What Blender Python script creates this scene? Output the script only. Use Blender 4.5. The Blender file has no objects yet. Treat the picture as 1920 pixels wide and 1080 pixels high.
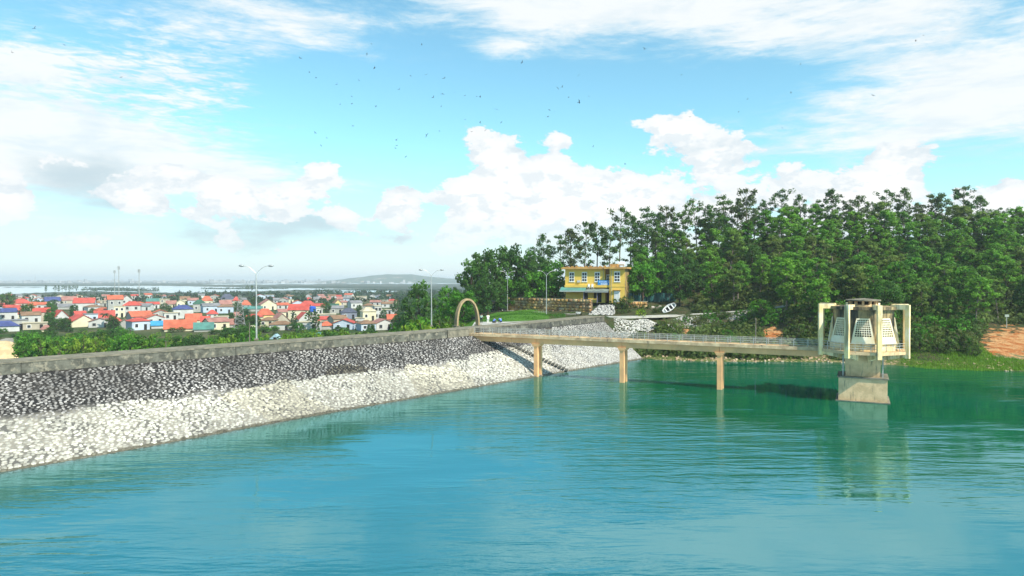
import bpy, bmesh, math, random
import numpy as np
from mathutils import Vector, Matrix

R = math.radians
SC = bpy.context.scene
COL = SC.collection
random.seed(7)
rng = np.random.default_rng(11)

# ------------------------------------------------------------------ camera
CAMZ = 14.6
PITCH = math.atan(16 / 1280)
cam_d = bpy.data.cameras.new('camera')
cam_d.lens = 24; cam_d.sensor_width = 36; cam_d.clip_start = 0.5; cam_d.clip_end = 60000
cam = bpy.data.objects.new('camera', cam_d); COL.objects.link(cam)
cam.location = (0, 0, CAMZ); cam.rotation_euler = (R(90) - PITCH, 0, 0)
SC.camera = cam

# ------------------------------------------------------------------ light
SUN_AZ, SUN_EL = 136.0, 46.0            # degrees clockwise from +Y
world = bpy.data.worlds.new('World'); SC.world = world; world.use_nodes = True
SC.view_settings.view_transform = 'Standard'; SC.view_settings.look = 'None'
SC.view_settings.exposure = 0.45; SC.view_settings.gamma = 1; SC.view_settings.use_curve_mapping = False
sd = bpy.data.lights.new('sun', 'SUN'); sd.energy = 5.0; sd.angle = R(0.6); sd.color = (1.0, 0.93, 0.80)
sun = bpy.data.objects.new('sun', sd); COL.objects.link(sun)
sdir = Vector((math.sin(R(SUN_AZ)) * math.cos(R(SUN_EL)), math.cos(R(SUN_AZ)) * math.cos(R(SUN_EL)), math.sin(R(SUN_EL))))
sun.rotation_euler = sdir.to_track_quat('Z', 'Y').to_euler(); sun.location = (60, -40, 90)


class N:
    """tiny expression helper over shader math nodes"""
    def __init__(s, nt): s.nt = nt
    def new(s, t, **kw):
        n = s.nt.nodes.new(t)
        for k, v in kw.items(): setattr(n, k, v)
        return n
    def put(s, sock, v):
        if isinstance(v, bpy.types.NodeSocket): s.nt.links.new(v, sock)
        elif v is not None: sock.default_value = v
    def m(s, op, a, b=None, c=None, clamp=False):
        n = s.new('ShaderNodeMath', operation=op, use_clamp=clamp)
        s.put(n.inputs[0], a); s.put(n.inputs[1], b)
        if c is not None: s.put(n.inputs[2], c)
        return n.outputs[0]
    def ss(s, v, a, b, lo=0.0, hi=1.0):
        n = s.new('ShaderNodeMapRange', interpolation_type='SMOOTHSTEP')
        s.put(n.inputs[0], v)
        for i, q in zip((1, 2, 3, 4), (a, b, lo, hi)): s.put(n.inputs[i], q)
        return n.outputs[0]
    def mix(s, f, a, b):
        n = s.new('ShaderNodeMix', data_type='RGBA')
        s.put(n.inputs[0], f); s.put(n.inputs[6], rgba(a)); s.put(n.inputs[7], rgba(b))
        return n.outputs[2]
    def noise(s, vec, scale, detail=4, rough=0.55, dist=0.0):
        n = s.new('ShaderNodeTexNoise'); s.put(n.inputs['Vector'], vec)
        n.inputs['Scale'].default_value = scale; n.inputs['Detail'].default_value = detail
        n.inputs['Roughness'].default_value = rough; n.inputs['Distortion'].default_value = dist
        return n.outputs[0]
    def xyz(s, x, y, z):
        n = s.new('ShaderNodeCombineXYZ')
        for i, v in enumerate((x, y, z)): s.put(n.inputs[i], v)
        return n.outputs[0]
    def sep(s, v):
        n = s.new('ShaderNodeSeparateXYZ'); s.put(n.inputs[0], v); return n.outputs
    def map(s, v, scale=(1, 1, 1), rot=(0, 0, 0)):
        n = s.new('ShaderNodeMapping'); s.put(n.inputs[0], v)
        n.inputs['Scale'].default_value = scale; n.inputs['Rotation'].default_value = rot
        return n.outputs[0]


def rgba(c):
    if isinstance(c, tuple) and len(c) == 3: return (*c, 1.0)
    return c


def build_world():
    nt = world.node_tree; nt.nodes.clear(); n = N(nt)
    out = n.new('ShaderNodeOutputWorld')
    sky = n.new('ShaderNodeTexSky'); sky.sky_type = 'NISHITA'; sky.sun_disc = False
    sky.sun_elevation = R(SUN_EL); sky.sun_rotation = R(SUN_AZ); sky.altitude = 50
    sky.air_density = 1.0; sky.dust_density = 0.6; sky.ozone_density = 1.6
    tint = n.new('ShaderNodeMix', data_type='RGBA', blend_type='MULTIPLY'); tint.inputs[0].default_value = 1
    nt.links.new(sky.outputs[0], tint.inputs[6]); tint.inputs[7].default_value = (0.88, 1.30, 1.16, 1)
    b1 = n.new('ShaderNodeBackground'); nt.links.new(tint.outputs[2], b1.inputs[0]); b1.inputs[1].default_value = 0.135
    g = n.new('ShaderNodeTexCoord').outputs['Generated']
    x, y, z = n.sep(g)
    hyp = n.m('SQRT', n.m('ADD', n.m('MULTIPLY', x, x), n.m('MULTIPLY', y, y)))
    az = n.m('ARCTAN2', x, y); el = n.m('ARCTAN2', z, hyp)
    P = n.xyz(n.m('MULTIPLY', x, 1.0), n.m('MULTIPLY', y, 1.0), n.m('MULTIPLY', z, 1.5))
    # high cloud sheet, projected on a plane overhead
    zc = n.m('ADD', n.m('MAXIMUM', z, 0.0), 0.09)
    S = n.xyz(n.m('DIVIDE', x, zc), n.m('DIVIDE', y, zc), 0.0)

    def blob(px, py, rx, ry, amp):
        a0 = math.atan((px - 960) / 1280); e0 = math.atan((524 - py) / 1280 * math.cos(a0))
        da = n.m('MULTIPLY', n.m('SUBTRACT', az, a0), 1280.0 / rx)
        de = n.m('MULTIPLY', n.m('SUBTRACT', el, e0), 1280.0 / ry)
        r2 = n.m('ADD', n.m('MULTIPLY', da, da), n.m('MULTIPLY', de, de))
        return n.m('MULTIPLY', n.m('POWER', 2.718, n.m('MULTIPLY', r2, -1.0)), amp)

    def total(lst):
        t = None
        for b in lst:
            v = blob(*b); t = v if t is None else n.m('ADD', t, v)
        return t
    warp = n.noise(P, 6, 5, 0.6)
    # soft sheet clouds
    st = total([(60, 240, 280, 75, 1.2), (320, 130, 170, 55, .62), (150, 310, 300, 45, .6), (500, 330, 200, 40, .3), (30, 115, 80, 36, .8), (480, 40, 200, 46, .85), (1180, 18, 320, 56, 1.25),
                (1870, 160, 240, 70, 1.2), (1620, 50, 300, 55, .85), (1750, 210, 300, 45, .3), (1560, 275, 330, 16, .45),
                (950, 95, 60, 24, .55), (700, 190, 260, 90, -.45), (1250, 150, 280, 45, -.45), (1000, 220, 300, 40, -.2)])
    sn = n.noise(n.map(S, (1.0, 1.7, 1.0), (0, 0, R(25))), 1.5, 9, 0.66, 0.6)
    sn2 = n.noise(n.map(P, (1, 1, 3.2), (0, 0, 0)), 7, 9, 0.68, 0.35)
    sheet = n.m('ADD', n.m('MULTIPLY', st, 0.62), n.m('ADD', n.m('MULTIPLY', n.m('SUBTRACT', sn, 0.5), 0.62), n.m('MULTIPLY', n.m('SUBTRACT', sn2, 0.5), 1.25)))
    rip = n.noise(n.map(P, (1, 1, 3.5), (0, R(-18), 0)), 34, 4, 0.6, 0.6)
    sheet = n.m('ADD', sheet, n.m('MULTIPLY', n.m('SUBTRACT', rip, 0.5), n.m('ADD', 0.25, blob(300, 150, 210, 75, 1.3))))
    sheet = n.m('SUBTRACT', sheet, n.m('MULTIPLY', n.ss(el, 0.40, 0.7), 0.14))
    sheetf = n.m('MULTIPLY', n.ss(sheet, 0.02, 0.60), 0.95)
    # cumulus
    cu = total([(925, 285, 55, 45, 1.1), (1000, 345, 120, 60, 1.05), (1150, 375, 130, 45, .95), (1052, 270, 26, 22, .75), (870, 375, 80, 35, .8),
                (1265, 245, 62, 26, 1.05), (1340, 300, 80, 48, 1.05), (1480, 330, 45, 30, .6), (1680, 300, 55, 45, 1.0), (1600, 350, 80, 30, .6), (1890, 375, 70, 35, .8),
                (610, 320, 40, 26, .95), (470, 375, 70, 30, .95), (560, 360, 50, 28, .85), (330, 322, 55, 20, .95), (410, 350, 40, 18, .8), (300, 360, 60, 30, .6), (100, 300, 60, 20, .6), (540, 410, 40, 20, .6), (640, 400, 30, 18, .6), (745, 395, 42, 38, 1.0), (225, 370, 50, 25, .75),
                (372, 405, 26, 16, .8), (430, 450, 26, 22, .7), (520, 468, 16, 13, .7), (15, 365, 40, 40, .9), (300, 392, 40, 14, .6),
                (840, 455, 60, 26, .55), (675, 468, 18, 12, .6), (150, 455, 50, 18, .5), (1240, 420, 260, 60, .55), (930, 430, 120, 30, .5), (1720, 400, 260, 60, .5)])
    cn = n.noise(n.map(P, (1, 1, 1.25)), 14, 12, 0.64, 0.15)
    belt = n.m('MULTIPLY', n.ss(n.m('ABSOLUTE', n.m('SUBTRACT', el, 0.08)), 0.09, 0.0), 0.20)
    vm = n.new('ShaderNodeVectorMath', operation='ADD'); nt.links.new(P, vm.inputs[0]); vm.inputs[1].default_value = (0.010, 0.0, 0.028)
    Pu = vm.outputs[0]
    cnu = n.noise(n.map(Pu, (1, 1, 1.25)), 14, 12, 0.64, 0.15)
    cnm = n.noise(n.map(P, (1, 1, 1.25)), 30, 8, 0.62, 0.2); cnmu = n.noise(n.map(Pu, (1, 1, 1.25)), 30, 8, 0.62, 0.2)
    emb = n.m('ADD', n.m('SUBTRACT', cnu, cn), n.m('MULTIPLY', n.m('SUBTRACT', cnmu, cnm), 0.6))
    shade = n.ss(emb, -0.02, 0.14)
    cd = n.m('ADD', n.m('ADD', cu, belt), n.m('MULTIPLY', n.m('SUBTRACT', cn, 0.5), 2.7))
    cuf = n.m('MULTIPLY', n.ss(cd, 0.50, 0.66), n.ss(el, 0.0, 0.10, 0.35, 1.0))
    core = n.ss(cd, 0.55, 1.5)
    # grey undersides: large low-frequency field plus two grey patches seen on the left
    gr = total([(150, 325, 95, 45, .9), (480, 430, 270, 50, .75), (560, 400, 80, 25, .3), (1330, 370, 90, 18, .2), (900, 400, 150, 22, .3), (240, 380, 30, 12, .5)])
    gn = n.noise(n.map(P, (1, 1, 2)), 8, 6, 0.6)
    grey = n.m('MULTIPLY', n.ss(n.m('ADD', gr, n.m('MULTIPLY', n.m('SUBTRACT', gn, 0.5), 1.3)), 0.2, 1.0), 1.0)
    # horizon veil
    veil = n.ss(el, 0.20, -0.005)
    veil = n.m('MULTIPLY', veil, 0.88)
    ccol = n.mix(n.m('MULTIPLY', shade, 0.6), n.mix(core, (1.0, 1.04, 1.06), (1.16, 1.16, 1.14)), (0.78, 0.89, 0.96))
    veilcol = n.mix(n.ss(el, 0.16, 0.0), (0.62, 0.92, 1.04), (0.90, 1.0, 1.06))
    c1 = n.mix(sheetf, veilcol, n.mix(n.m('MULTIPLY', n.ss(n.noise(n.map(P, (1, 1, 3.0)), 9, 8, .65, .3), .45, .7), .7), (1.06, 1.08, 1.08), (0.80, 0.92, 0.99)))
    c2 = n.mix(n.m('MULTIPLY', grey, 0.85), c1, (0.60, 0.76, 0.84))
    c3 = n.mix(cuf, c2, n.mix(n.m('MULTIPLY', n.ss(gn, 0.52, 0.75), n.m('SUBTRACT', 1.0, core)), ccol, (0.68, 0.82, 0.90)))
    f = n.m('SUBTRACT', 1.0, n.m('MULTIPLY', n.m('MULTIPLY', n.m('SUBTRACT', 1.0, sheetf), n.m('SUBTRACT', 1.0, cuf)), n.m('MULTIPLY', n.m('SUBTRACT', 1.0, veil), n.m('SUBTRACT', 1.0, n.m('MULTIPLY', grey, 0.9)))))
    b2 = n.new('ShaderNodeBackground'); nt.links.new(c3, b2.inputs[0]); b2.inputs[1].default_value = 0.70
    mx = n.new('ShaderNodeMixShader'); nt.links.new(f, mx.inputs[0]); nt.links.new(b1.outputs[0], mx.inputs[1]); nt.links.new(b2.outputs[0], mx.inputs[2])
    nt.links.new(mx.outputs[0], out.inputs[0])


build_world()


# ------------------------------------------------------------------ geometry helpers
def ray(px, py):
    u = (px - 960) / 1280; v = (540 - py) / 1280
    c, s = math.cos(PITCH), math.sin(PITCH)
    return Vector((u, c + v * s, -s + v * c))


def at(px, py, z):
    d = ray(px, py); t = (z - CAMZ) / d.z
    return Vector((d.x * t, d.y * t, z))


def atd(px, py, depth):
    d = ray(px, py); t = depth / d.y
    return Vector((d.x * t, d.y * t, CAMZ + d.z * t))


def G(px, depth): return ((px - 960) / 1280 * depth, depth)


class MB:
    def __init__(s): s.v = []; s.f = []; s.mi = []; s.cur = 0
    def add(s, vs, fs):
        o = len(s.v); s.v += [tuple(p) for p in vs]; s.f += [tuple(i + o for i in f) for f in fs]; s.mi += [s.cur] * len(fs)
    def box(s, c, size, rz=0.0, M=None):
        hx, hy, hz = (q / 2 for q in size); cr, sr = math.cos(rz), math.sin(rz); pts = []
        for dz in (-hz, hz):
            for dx, dy in ((-hx, -hy), (hx, -hy), (hx, hy), (-hx, hy)):
                p = Vector((c[0] + dx * cr - dy * sr, c[1] + dx * sr + dy * cr, c[2] + dz))
                pts.append(M @ p if M else p)
        s.add(pts, [(3, 2, 1, 0), (4, 5, 6, 7), (0, 1, 5, 4), (1, 2, 6, 5), (2, 3, 7, 6), (3, 0, 4, 7)])
    def hexa(s, pts): s.add(pts, [(3, 2, 1, 0), (4, 5, 6, 7), (0, 1, 5, 4), (1, 2, 6, 5), (2, 3, 7, 6), (3, 0, 4, 7)])
    def prism(s, poly, z0, z1):
        k = len(poly)
        s.add([(p[0], p[1], z0) for p in poly] + [(p[0], p[1], z1) for p in poly],
              [tuple(range(k))[::-1], tuple(range(k, 2 * k))] + [(i, (i + 1) % k, k + (i + 1) % k, k + i) for i in range(k)])
    def tube(s, pts, rad, seg=6, cap=True):
        pts = [Vector(p) for p in pts]; rr = rad if isinstance(rad, (list, tuple)) else [rad] * len(pts); vs = []; fs = []
        for i, p in enumerate(pts):
            d = (pts[min(i + 1, len(pts) - 1)] - pts[max(i - 1, 0)]).normalized()
            a = d.cross(Vector((0, 0, 1)) if abs(d.z) < 0.9 else Vector((1, 0, 0))).normalized(); b = d.cross(a)
            for k in range(seg):
                t = 2 * math.pi * k / seg; vs.append(p + a * math.cos(t) * rr[i] + b * math.sin(t) * rr[i])
        for i in range(len(pts) - 1):
            for k in range(seg):
                fs.append((i * seg + k, i * seg + (k + 1) % seg, (i + 1) * seg + (k + 1) % seg, (i + 1) * seg + k))
        if cap: fs += [tuple(range(seg))[::-1], tuple((len(pts) - 1) * seg + k for k in range(seg))]
        s.add(vs, fs)
    def mesh(s, name, mats=()):
        me = bpy.data.meshes.new(name); me.from_pydata(s.v, [], s.f)
        for m in (mats if isinstance(mats, (list, tuple)) else [mats]): me.materials.append(m)
        if any(s.mi): me.polygons.foreach_set('material_index', s.mi)
        bm = bmesh.new(); bm.from_mesh(me); bmesh.ops.recalc_face_normals(bm, faces=bm.faces); bm.to_mesh(me); bm.free()
        return me
    def build(s, name, mats, parent=None, smooth=False):
        return obj(name, s.mesh(name, mats), parent, smooth)


def obj(name, me, parent=None, smooth=False):
    o = bpy.data.objects.new(name, me); COL.objects.link(o)
    if parent is not None: o.parent = parent
    if smooth and me is not None: me.polygons.foreach_set('use_smooth', [True] * len(me.polygons))
    return o


def tag(o, label=None, cat=None, group=None, kind=None):
    if label: o['label'] = label
    if cat: o['category'] = cat
    if group: o['group'] = group
    if kind: o['kind'] = kind
    return o


def empty(name, loc, label, cat, group=None, rz=0.0):
    o = bpy.data.objects.new(name, None); COL.objects.link(o); o.location = loc; o.rotation_euler = (0, 0, rz); o.empty_display_size = .3
    return tag(o, label, cat, group)


def copy_tree(o, parent=None):
    c = o.copy(); COL.objects.link(c); c.parent = parent
    for ch in [k for k in o.children]: copy_tree(ch, c)
    return c


def npmesh(name, V, F, mats, mi=None, cols=None, k=3):
    me = bpy.data.meshes.new(name); nf = len(F)
    me.vertices.add(len(V)); me.vertices.foreach_set('co', np.asarray(V, dtype=np.float32).ravel())
    me.loops.add(nf * k); me.loops.foreach_set('vertex_index', np.asarray(F, dtype=np.int32).ravel())
    me.polygons.add(nf); me.polygons.foreach_set('loop_start', np.arange(nf, dtype=np.int32) * k)
    me.update(calc_edges=True)
    for m in (mats if isinstance(mats, (list, tuple)) else [mats]): me.materials.append(m)
    if mi is not None: me.polygons.foreach_set('material_index', np.asarray(mi, dtype=np.int32))
    if cols is not None:
        a = me.attributes.new('tone', 'FLOAT_COLOR', 'POINT'); c = np.ones((len(V), 4), dtype=np.float32); c[:, :3] = cols; a.data.foreach_set('color', c.ravel())
    return me


# ------------------------------------------------------------------ materials
MATS = {}


def mat(name, c1, c2=None, scale=1.0, rough=0.85, c3=None, s3=4.0, t3=(0.5, 0.7), bump=0.0, bscale=8.0, streak=False, metal=0.0, attr=False, stretch=None, t2=(0.35, 0.65)):
    if name in MATS: return MATS[name]
    m = bpy.data.materials.new(name); m.use_nodes = True; nt = m.node_tree; n = N(nt)
    b = nt.nodes['Principled BSDF']; b.inputs['Roughness'].default_value = rough; b.inputs['Metallic'].default_value = metal
    b.inputs['Specular IOR Level'].default_value = 0.3
    pos = n.new('ShaderNodeNewGeometry').outputs['Position']
    p = n.map(pos, stretch) if stretch else pos
    col = rgba(c1)
    if c2 is not None: col = n.mix(n.ss(n.noise(p, scale, 6, 0.6), *t2), c1, c2)
    if c3 is not None:
        p3 = n.map(pos, (3.0, 3.0, 0.35)) if streak else p
        col = n.mix(n.ss(n.noise(p3, s3, 6, 0.65), *t3), col, c3)
    if attr:
        a = n.new('ShaderNodeAttribute'); a.attribute_name = 'tone'
        mm = n.new('ShaderNodeMix', data_type='RGBA', blend_type='MULTIPLY'); mm.inputs[0].default_value = 1
        n.put(mm.inputs[6], col); nt.links.new(a.outputs[0], mm.inputs[7]); col = mm.outputs[2]
    n.put(b.inputs['Base Color'], col)
    if bump:
        bn = n.new('ShaderNodeBump'); bn.inputs['Strength'].default_value = bump; bn.inputs['Distance'].default_value = 0.08
        nt.links.new(n.noise(pos, bscale, 6, 0.6), bn.inputs['Height']); nt.links.new(bn.outputs[0], b.inputs['Normal'])
    MATS[name] = m
    return m


def leaf_mat(name, c1, c2, c3=None):
    m = bpy.data.materials.new(name); m.use_nodes = True; nt = m.node_tree; n = N(nt)
    b = nt.nodes['Principled BSDF']; b.inputs['Roughness'].default_value = 0.6; b.inputs['Specular IOR Level'].default_value = 0.25
    a = n.new('ShaderNodeAttribute'); a.attribute_name = 'tone'
    oi = n.new('ShaderNodeObjectInfo').outputs['Random']
    col = n.mix(oi, c1, c2)
    if c3: col = n.mix(n.ss(n.m('FRACT', n.m('MULTIPLY', oi, 7.31)), 0.6, 1.0), col, c3)
    mm = n.new('ShaderNodeMix', data_type='RGBA', blend_type='MULTIPLY'); mm.inputs[0].default_value = 1
    nt.links.new(col, mm.inputs[6]); nt.links.new(a.outputs[0], mm.inputs[7])
    nt.links.new(mm.outputs[2], b.inputs['Base Color'])
    tr = n.new('ShaderNodeBsdfTranslucent'); nt.links.new(mm.outputs[2], tr.inputs[0])
    mx = n.new('ShaderNodeMixShader'); mx.inputs[0].default_value = 0.5
    nt.links.new(b.outputs[0], mx.inputs[1]); nt.links.new(tr.outputs[0], mx.inputs[2])
    nt.links.new(mx.outputs[0], nt.nodes['Material Output'].inputs[0])
    MATS[name] = m
    return m


CONC = mat('weathered_concrete', (0.70, 0.48, 0.27), (0.54, 0.37, 0.20), 1.2, 0.9, (0.10, 0.09, 0.07), 1.1, (0.54, 0.74), 0.4, 6, streak=True)
PARA = mat('old_parapet_concrete', (0.155, 0.15, 0.12), (0.07, 0.068, 0.055), 1.1, 0.95, (0.27, 0.24, 0.18), 1.5, (0.50, 0.66), 0.9, 5)
COPE = mat('parapet_coping_concrete', (0.24, 0.21, 0.155), (0.16, 0.145, 0.105), 1.0, 0.95, (0.12, 0.11, 0.085), 1.6, (0.46, 0.66), 0.6, 5)
GIRD = mat('tan_girder_concrete', (0.80, 0.43, 0.19), (0.62, 0.34, 0.16), 0.5, 0.9, (0.16, 0.11, 0.08), 0.6, (0.58, 0.78), 0.3, 6, streak=True)
GIRD2 = mat('bridge_slab_concrete', (0.70, 0.52, 0.31), (0.42, 0.29, 0.17), 0.9, 0.9, (0.14, 0.10, 0.08), 1.2, (0.56, 0.72), 0.3, 6)
CREAM = mat('cream_painted_concrete', (0.93, 0.77, 0.52), (0.86, 0.63, 0.28), 0.7, 0.85, (0.33, 0.25, 0.14), 0.55, (0.47, 0.66), 0.2, 6, streak=True)
CREAMW = mat('white_lattice_panel', (0.86, 0.79, 0.62), (0.78, 0.66, 0.42), 0.9, 0.85, (0.35, 0.28, 0.17), 0.9, (0.60, 0.8), 0.1, 6, streak=True)
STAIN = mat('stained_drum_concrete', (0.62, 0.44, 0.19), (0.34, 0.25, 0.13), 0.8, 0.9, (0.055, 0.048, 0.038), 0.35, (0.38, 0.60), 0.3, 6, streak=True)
GALV = mat('galvanised_rail_steel', (0.44, 0.44, 0.40), (0.30, 0.30, 0.27), 3, 0.5)
POLE = mat('lamp_post_steel', (0.46, 0.47, 0.45), (0.36, 0.37, 0.36), 2, 0.45, metal=0.35)
LHEAD = mat('lamp_head_aluminium', (0.33, 0.34, 0.34), None, rough=0.4, metal=0.3)
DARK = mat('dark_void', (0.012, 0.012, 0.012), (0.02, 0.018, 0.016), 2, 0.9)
GLASSD = mat('dark_window_glass', (0.02, 0.025, 0.03), (0.035, 0.04, 0.05), 0.6, 0.35)
STEPM = mat('mossy_step_concrete', (0.09, 0.085, 0.07), (0.16, 0.15, 0.125), 2, 0.95, bump=0.4)
BARK = mat('pine_bark', (0.10, 0.075, 0.055), (0.055, 0.042, 0.033), 2.5, 0.95, bump=0.5, bscale=6)
BARKP = mat('pale_bark', (0.24, 0.20, 0.16), (0.13, 0.11, 0.09), 2.5, 0.95)
STONE = mat('riprap_stone', (1, 1, 1), (0.82, 0.81, 0.78), 2.2, 0.9, attr=True, bump=0.3, bscale=9)
OCHST = mat('ochre_stone', (1, 1, 1), (0.72, 0.62, 0.5), 1.4, 0.9, (0.22, 0.15, 0.09), 0.8, (0.60, 0.78), 0.6, 5, attr=True)
YEL = mat('yellow_house_paint', (0.76, 0.52, 0.11), (0.70, 0.46, 0.09), 0.5, 0.85, (0.36, 0.25, 0.10), 0.5, (0.62, 0.85), 0.1, streak=True)
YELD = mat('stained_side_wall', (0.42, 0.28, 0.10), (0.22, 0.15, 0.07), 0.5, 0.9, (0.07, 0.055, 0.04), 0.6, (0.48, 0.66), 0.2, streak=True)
CORN = mat('orange_brown_cornice', (0.55, 0.33, 0.10), (0.40, 0.22, 0.08), 1.0, 0.9, (0.15, 0.09, 0.06), 1.6, (0.55, 0.75))
WHITE = mat('white_paint', (0.80, 0.80, 0.78), (0.70, 0.70, 0.68), 1, 0.6)
TEAL = mat('teal_sheet_metal', (0.10, 0.28, 0.24), (0.07, 0.20, 0.18), 0.6, 0.5)
TEALF = mat('dark_teal_fabric', (0.015, 0.09, 0.085), (0.01, 0.06, 0.06), 0.6, 0.8)
BLUEB = mat('blue_banner_fabric', (0.02, 0.24, 0.62), (0.03, 0.28, 0.68), 0.7, 0.6)
ROADM = mat('pale_road_concrete', (0.46, 0.45, 0.40), (0.36, 0.35, 0.31), 0.8, 0.9, (0.2, 0.19, 0.15), 1.8, (0.6, 0.8))
PINE = leaf_mat('pine_needles', (0.085, 0.225, 0.026), (0.150, 0.310, 0.034), (0.145, 0.205, 0.045))
PINED = leaf_mat('dark_pine_needles', (0.060, 0.135, 0.030), (0.085, 0.165, 0.034), (0.095, 0.130, 0.042))
BROAD = leaf_mat('broad_leaves', (0.042, 0.115, 0.022), (0.070, 0.165, 0.026))
BRIGHT = leaf_mat('bright_leaves', (0.06, 0.19, 0.02), (0.085, 0.24, 0.02))
LIME = leaf_mat('lime_leaves', (0.12, 0.25, 0.02), (0.19, 0.29, 0.025))
SCRUB = leaf_mat('scrub_leaves', (0.055, 0.115, 0.024), (0.085, 0.150, 0.028), (0.13, 0.15, 0.04))
FARL = leaf_mat('far_tree_leaves', (0.025, 0.065, 0.025), (0.03, 0.075, 0.025))
BLACKB = mat('bird_feathers', (0.02, 0.02, 0.022), (0.035, 0.03, 0.03), 5, 0.8)

# ------------------------------------------------------------------ water
def water_mat():
    m = bpy.data.materials.new('reservoir_water'); m.use_nodes = True; nt = m.node_tree; n = N(nt)
    b = nt.nodes['Principled BSDF']
    pos = n.new('ShaderNodeNewGeometry').outputs['Position']
    a = n.new('ShaderNodeAttribute'); a.attribute_name = 'tone'
    sh = n.sep(a.outputs['Vector'])[0]
    deep = n.mix(n.ss(n.noise(pos, 0.035, 3), 0.35, 0.65), (0.001, 0.100, 0.036), (0.001, 0.108, 0.060))
    shn = n.m('ADD', sh, n.m('MULTIPLY', n.m('SUBTRACT', n.noise(pos, 0.35, 4), 0.5), 0.5))
    c = n.mix(n.ss(shn, 0.10, 0.72), deep, (0.03, 0.085, 0.040))
    c = n.mix(n.ss(shn, 0.55, 1.0), c, (0.14, 0.125, 0.085))
    nt.links.new(c, b.inputs['Base Color'])
    b.inputs['Roughness'].default_value = 0.03; b.inputs['IOR'].default_value = 5.0; b.inputs['Specular Tint'].default_value = (0.46, 0.78, 1.0, 1)
    w1 = n.noise(n.map(pos, (0.22, 1.0, 1), (0, 0, R(-14))), 0.85, 2, 0.5, 0.4)
    w2 = n.noise(n.map(pos, (0.38, 1.0, 1), (0, 0, R(9))), 2.1, 4, 0.55, 0.2)
    w3 = n.noise(n.map(pos, (0.6, 1.0, 1)), 6.0, 3, 0.6)
    patch = n.ss(n.noise(n.map(pos, (0.5, 1, 1), (0, 0, R(-20))), 0.05, 3), 0.38, 0.60, 0.22, 2.6)
    h = n.m('ADD', n.m('MULTIPLY', w1, 0.62), n.m('ADD', n.m('MULTIPLY', w2, 0.22), n.m('MULTIPLY', w3, 0.015)))
    h = n.m('MULTIPLY', h, patch)
    bn = n.new('ShaderNodeBump'); bn.inputs['Strength'].default_value = 1.0; bn.inputs['Distance'].default_value = 0.068
    nt.links.new(h, bn.inputs['Height']); nt.links.new(bn.outputs[0], b.inputs['Normal'])
    return m


# dam crest (front edge of the parapet) and waterline, paired
CREST = [Vector((-120, -12, 0)), Vector((-84, 23.0, 0)), Vector((-47.3, 63, 0)), Vector((-30.5, 81.5, 0)), Vector((-8.5, 104.6, 0)), Vector((4.5, 123.0, 0)), Vector((19.5, 144, 0))]
WATERL = [Vector((-111, -21, 0)), Vector((-75, 14.2, 0)), at(8, 884, 0), at(573, 782, 0), at(956, 715, 0), at(1108, 689, 0), at(1206, 673, 0)]
for w in WATERL: w.z = 0
ZW = 5.75           # foot of the parapet
ZT = 6.9            # top of the parapet


def smooth_poly(P, k=12):
    out = []
    for i in range(len(P) - 1):
        p0 = P[max(i - 1, 0)]; p1 = P[i]; p2 = P[i + 1]; p3 = P[min(i + 2, len(P) - 1)]
        for j in range(k):
            t = j / k
            out.append(0.5 * ((2 * p1) + (-p0 + p2) * t + (2 * p0 - 5 * p1 + 4 * p2 - p3) * t * t + (-p0 + 3 * p1 - 3 * p2 + p3) * t ** 3))
    out.append(P[-1].copy()); return out


CR = smooth_poly(CREST); WL = smooth_poly(WATERL); NS = len(CR)


def slope_pt(s, t):
    """s in [0, NS-1] along the crest, t in 0..1 from parapet foot to waterline (beyond 1 goes under water)"""
    i = min(int(s), NS - 2); f = s - i
    c = CR[i].lerp(CR[i + 1], f); w = WL[i].lerp(WL[i + 1], f)
    p = c.lerp(w, t); return Vector((p.x, p.y, ZW * (1 - t)))


CRL = [0.0]
for i in range(NS - 1): CRL.append(CRL[-1] + (CR[i + 1] - CR[i]).length)


def s_of_len(l):
    i = int(np.searchsorted(CRL, l)) - 1; i = max(0, min(i, NS - 2))
    return i + (l - CRL[i]) / (CRL[i + 1] - CRL[i])


def crest_at(l, off=0.0, z=0.0):
    s = s_of_len(l); i = min(int(s), NS - 2); d = (CR[min(i + 2, NS - 1)] - CR[max(i - 1, 0)]).normalized()
    c = CR[i].lerp(CR[i + 1], s - i); nrm = Vector((-d.y, d.x, 0))
    p = c + nrm * off; return Vector((p.x, p.y, z)), d


L_END = CRL[-1]; L_VIEW0 = CRL[24] - 14
L_BR = CRL[48] + 2.0
print('crest length', L_END, 'view from', L_VIEW0)

# ------------------------------------------------------------------ terrain
CP = []
def cp(px, d, z): x, y = G(px, d); CP.append((x, y, z))
SHORE = [(1206, 673), (1300, 677), (1400, 678), (1500, 678), (1560, 679), (1620, 682), (1680, 684), (1720, 688), (1800, 692), (1920, 696), (2100, 705), (2400, 720)]
SHP = [at(a, b, 0) for a, b in SHORE]
for p in SHP:
    CP.append((p.x, p.y, 0.05)); r = Vector((p.x, p.y, 0)); dn = r.normalized()
    q = r - dn * 16; CP.append((q.x, q.y, -3.5)); q = r - dn * 38; CP.append((q.x, q.y, -5)); 
for px in (1330, 1450, 1560, 1680, 1800, 1920, 2100, 2400):
    b = 128 if px < 1650 else 120 if px < 1800 else 116
    cp(px, b, 1.6 if px > 1400 else 1.4); cp(px, 150, 7.0 if px > 1440 else 4.0); cp(px, 175, 15 if px > 1440 else 8.5)
    cp(px, 205, 25.5 if px > 1400 else 20); cp(px, 235, 24); cp(px, 300, 14); cp(px, 390, 4)
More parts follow.
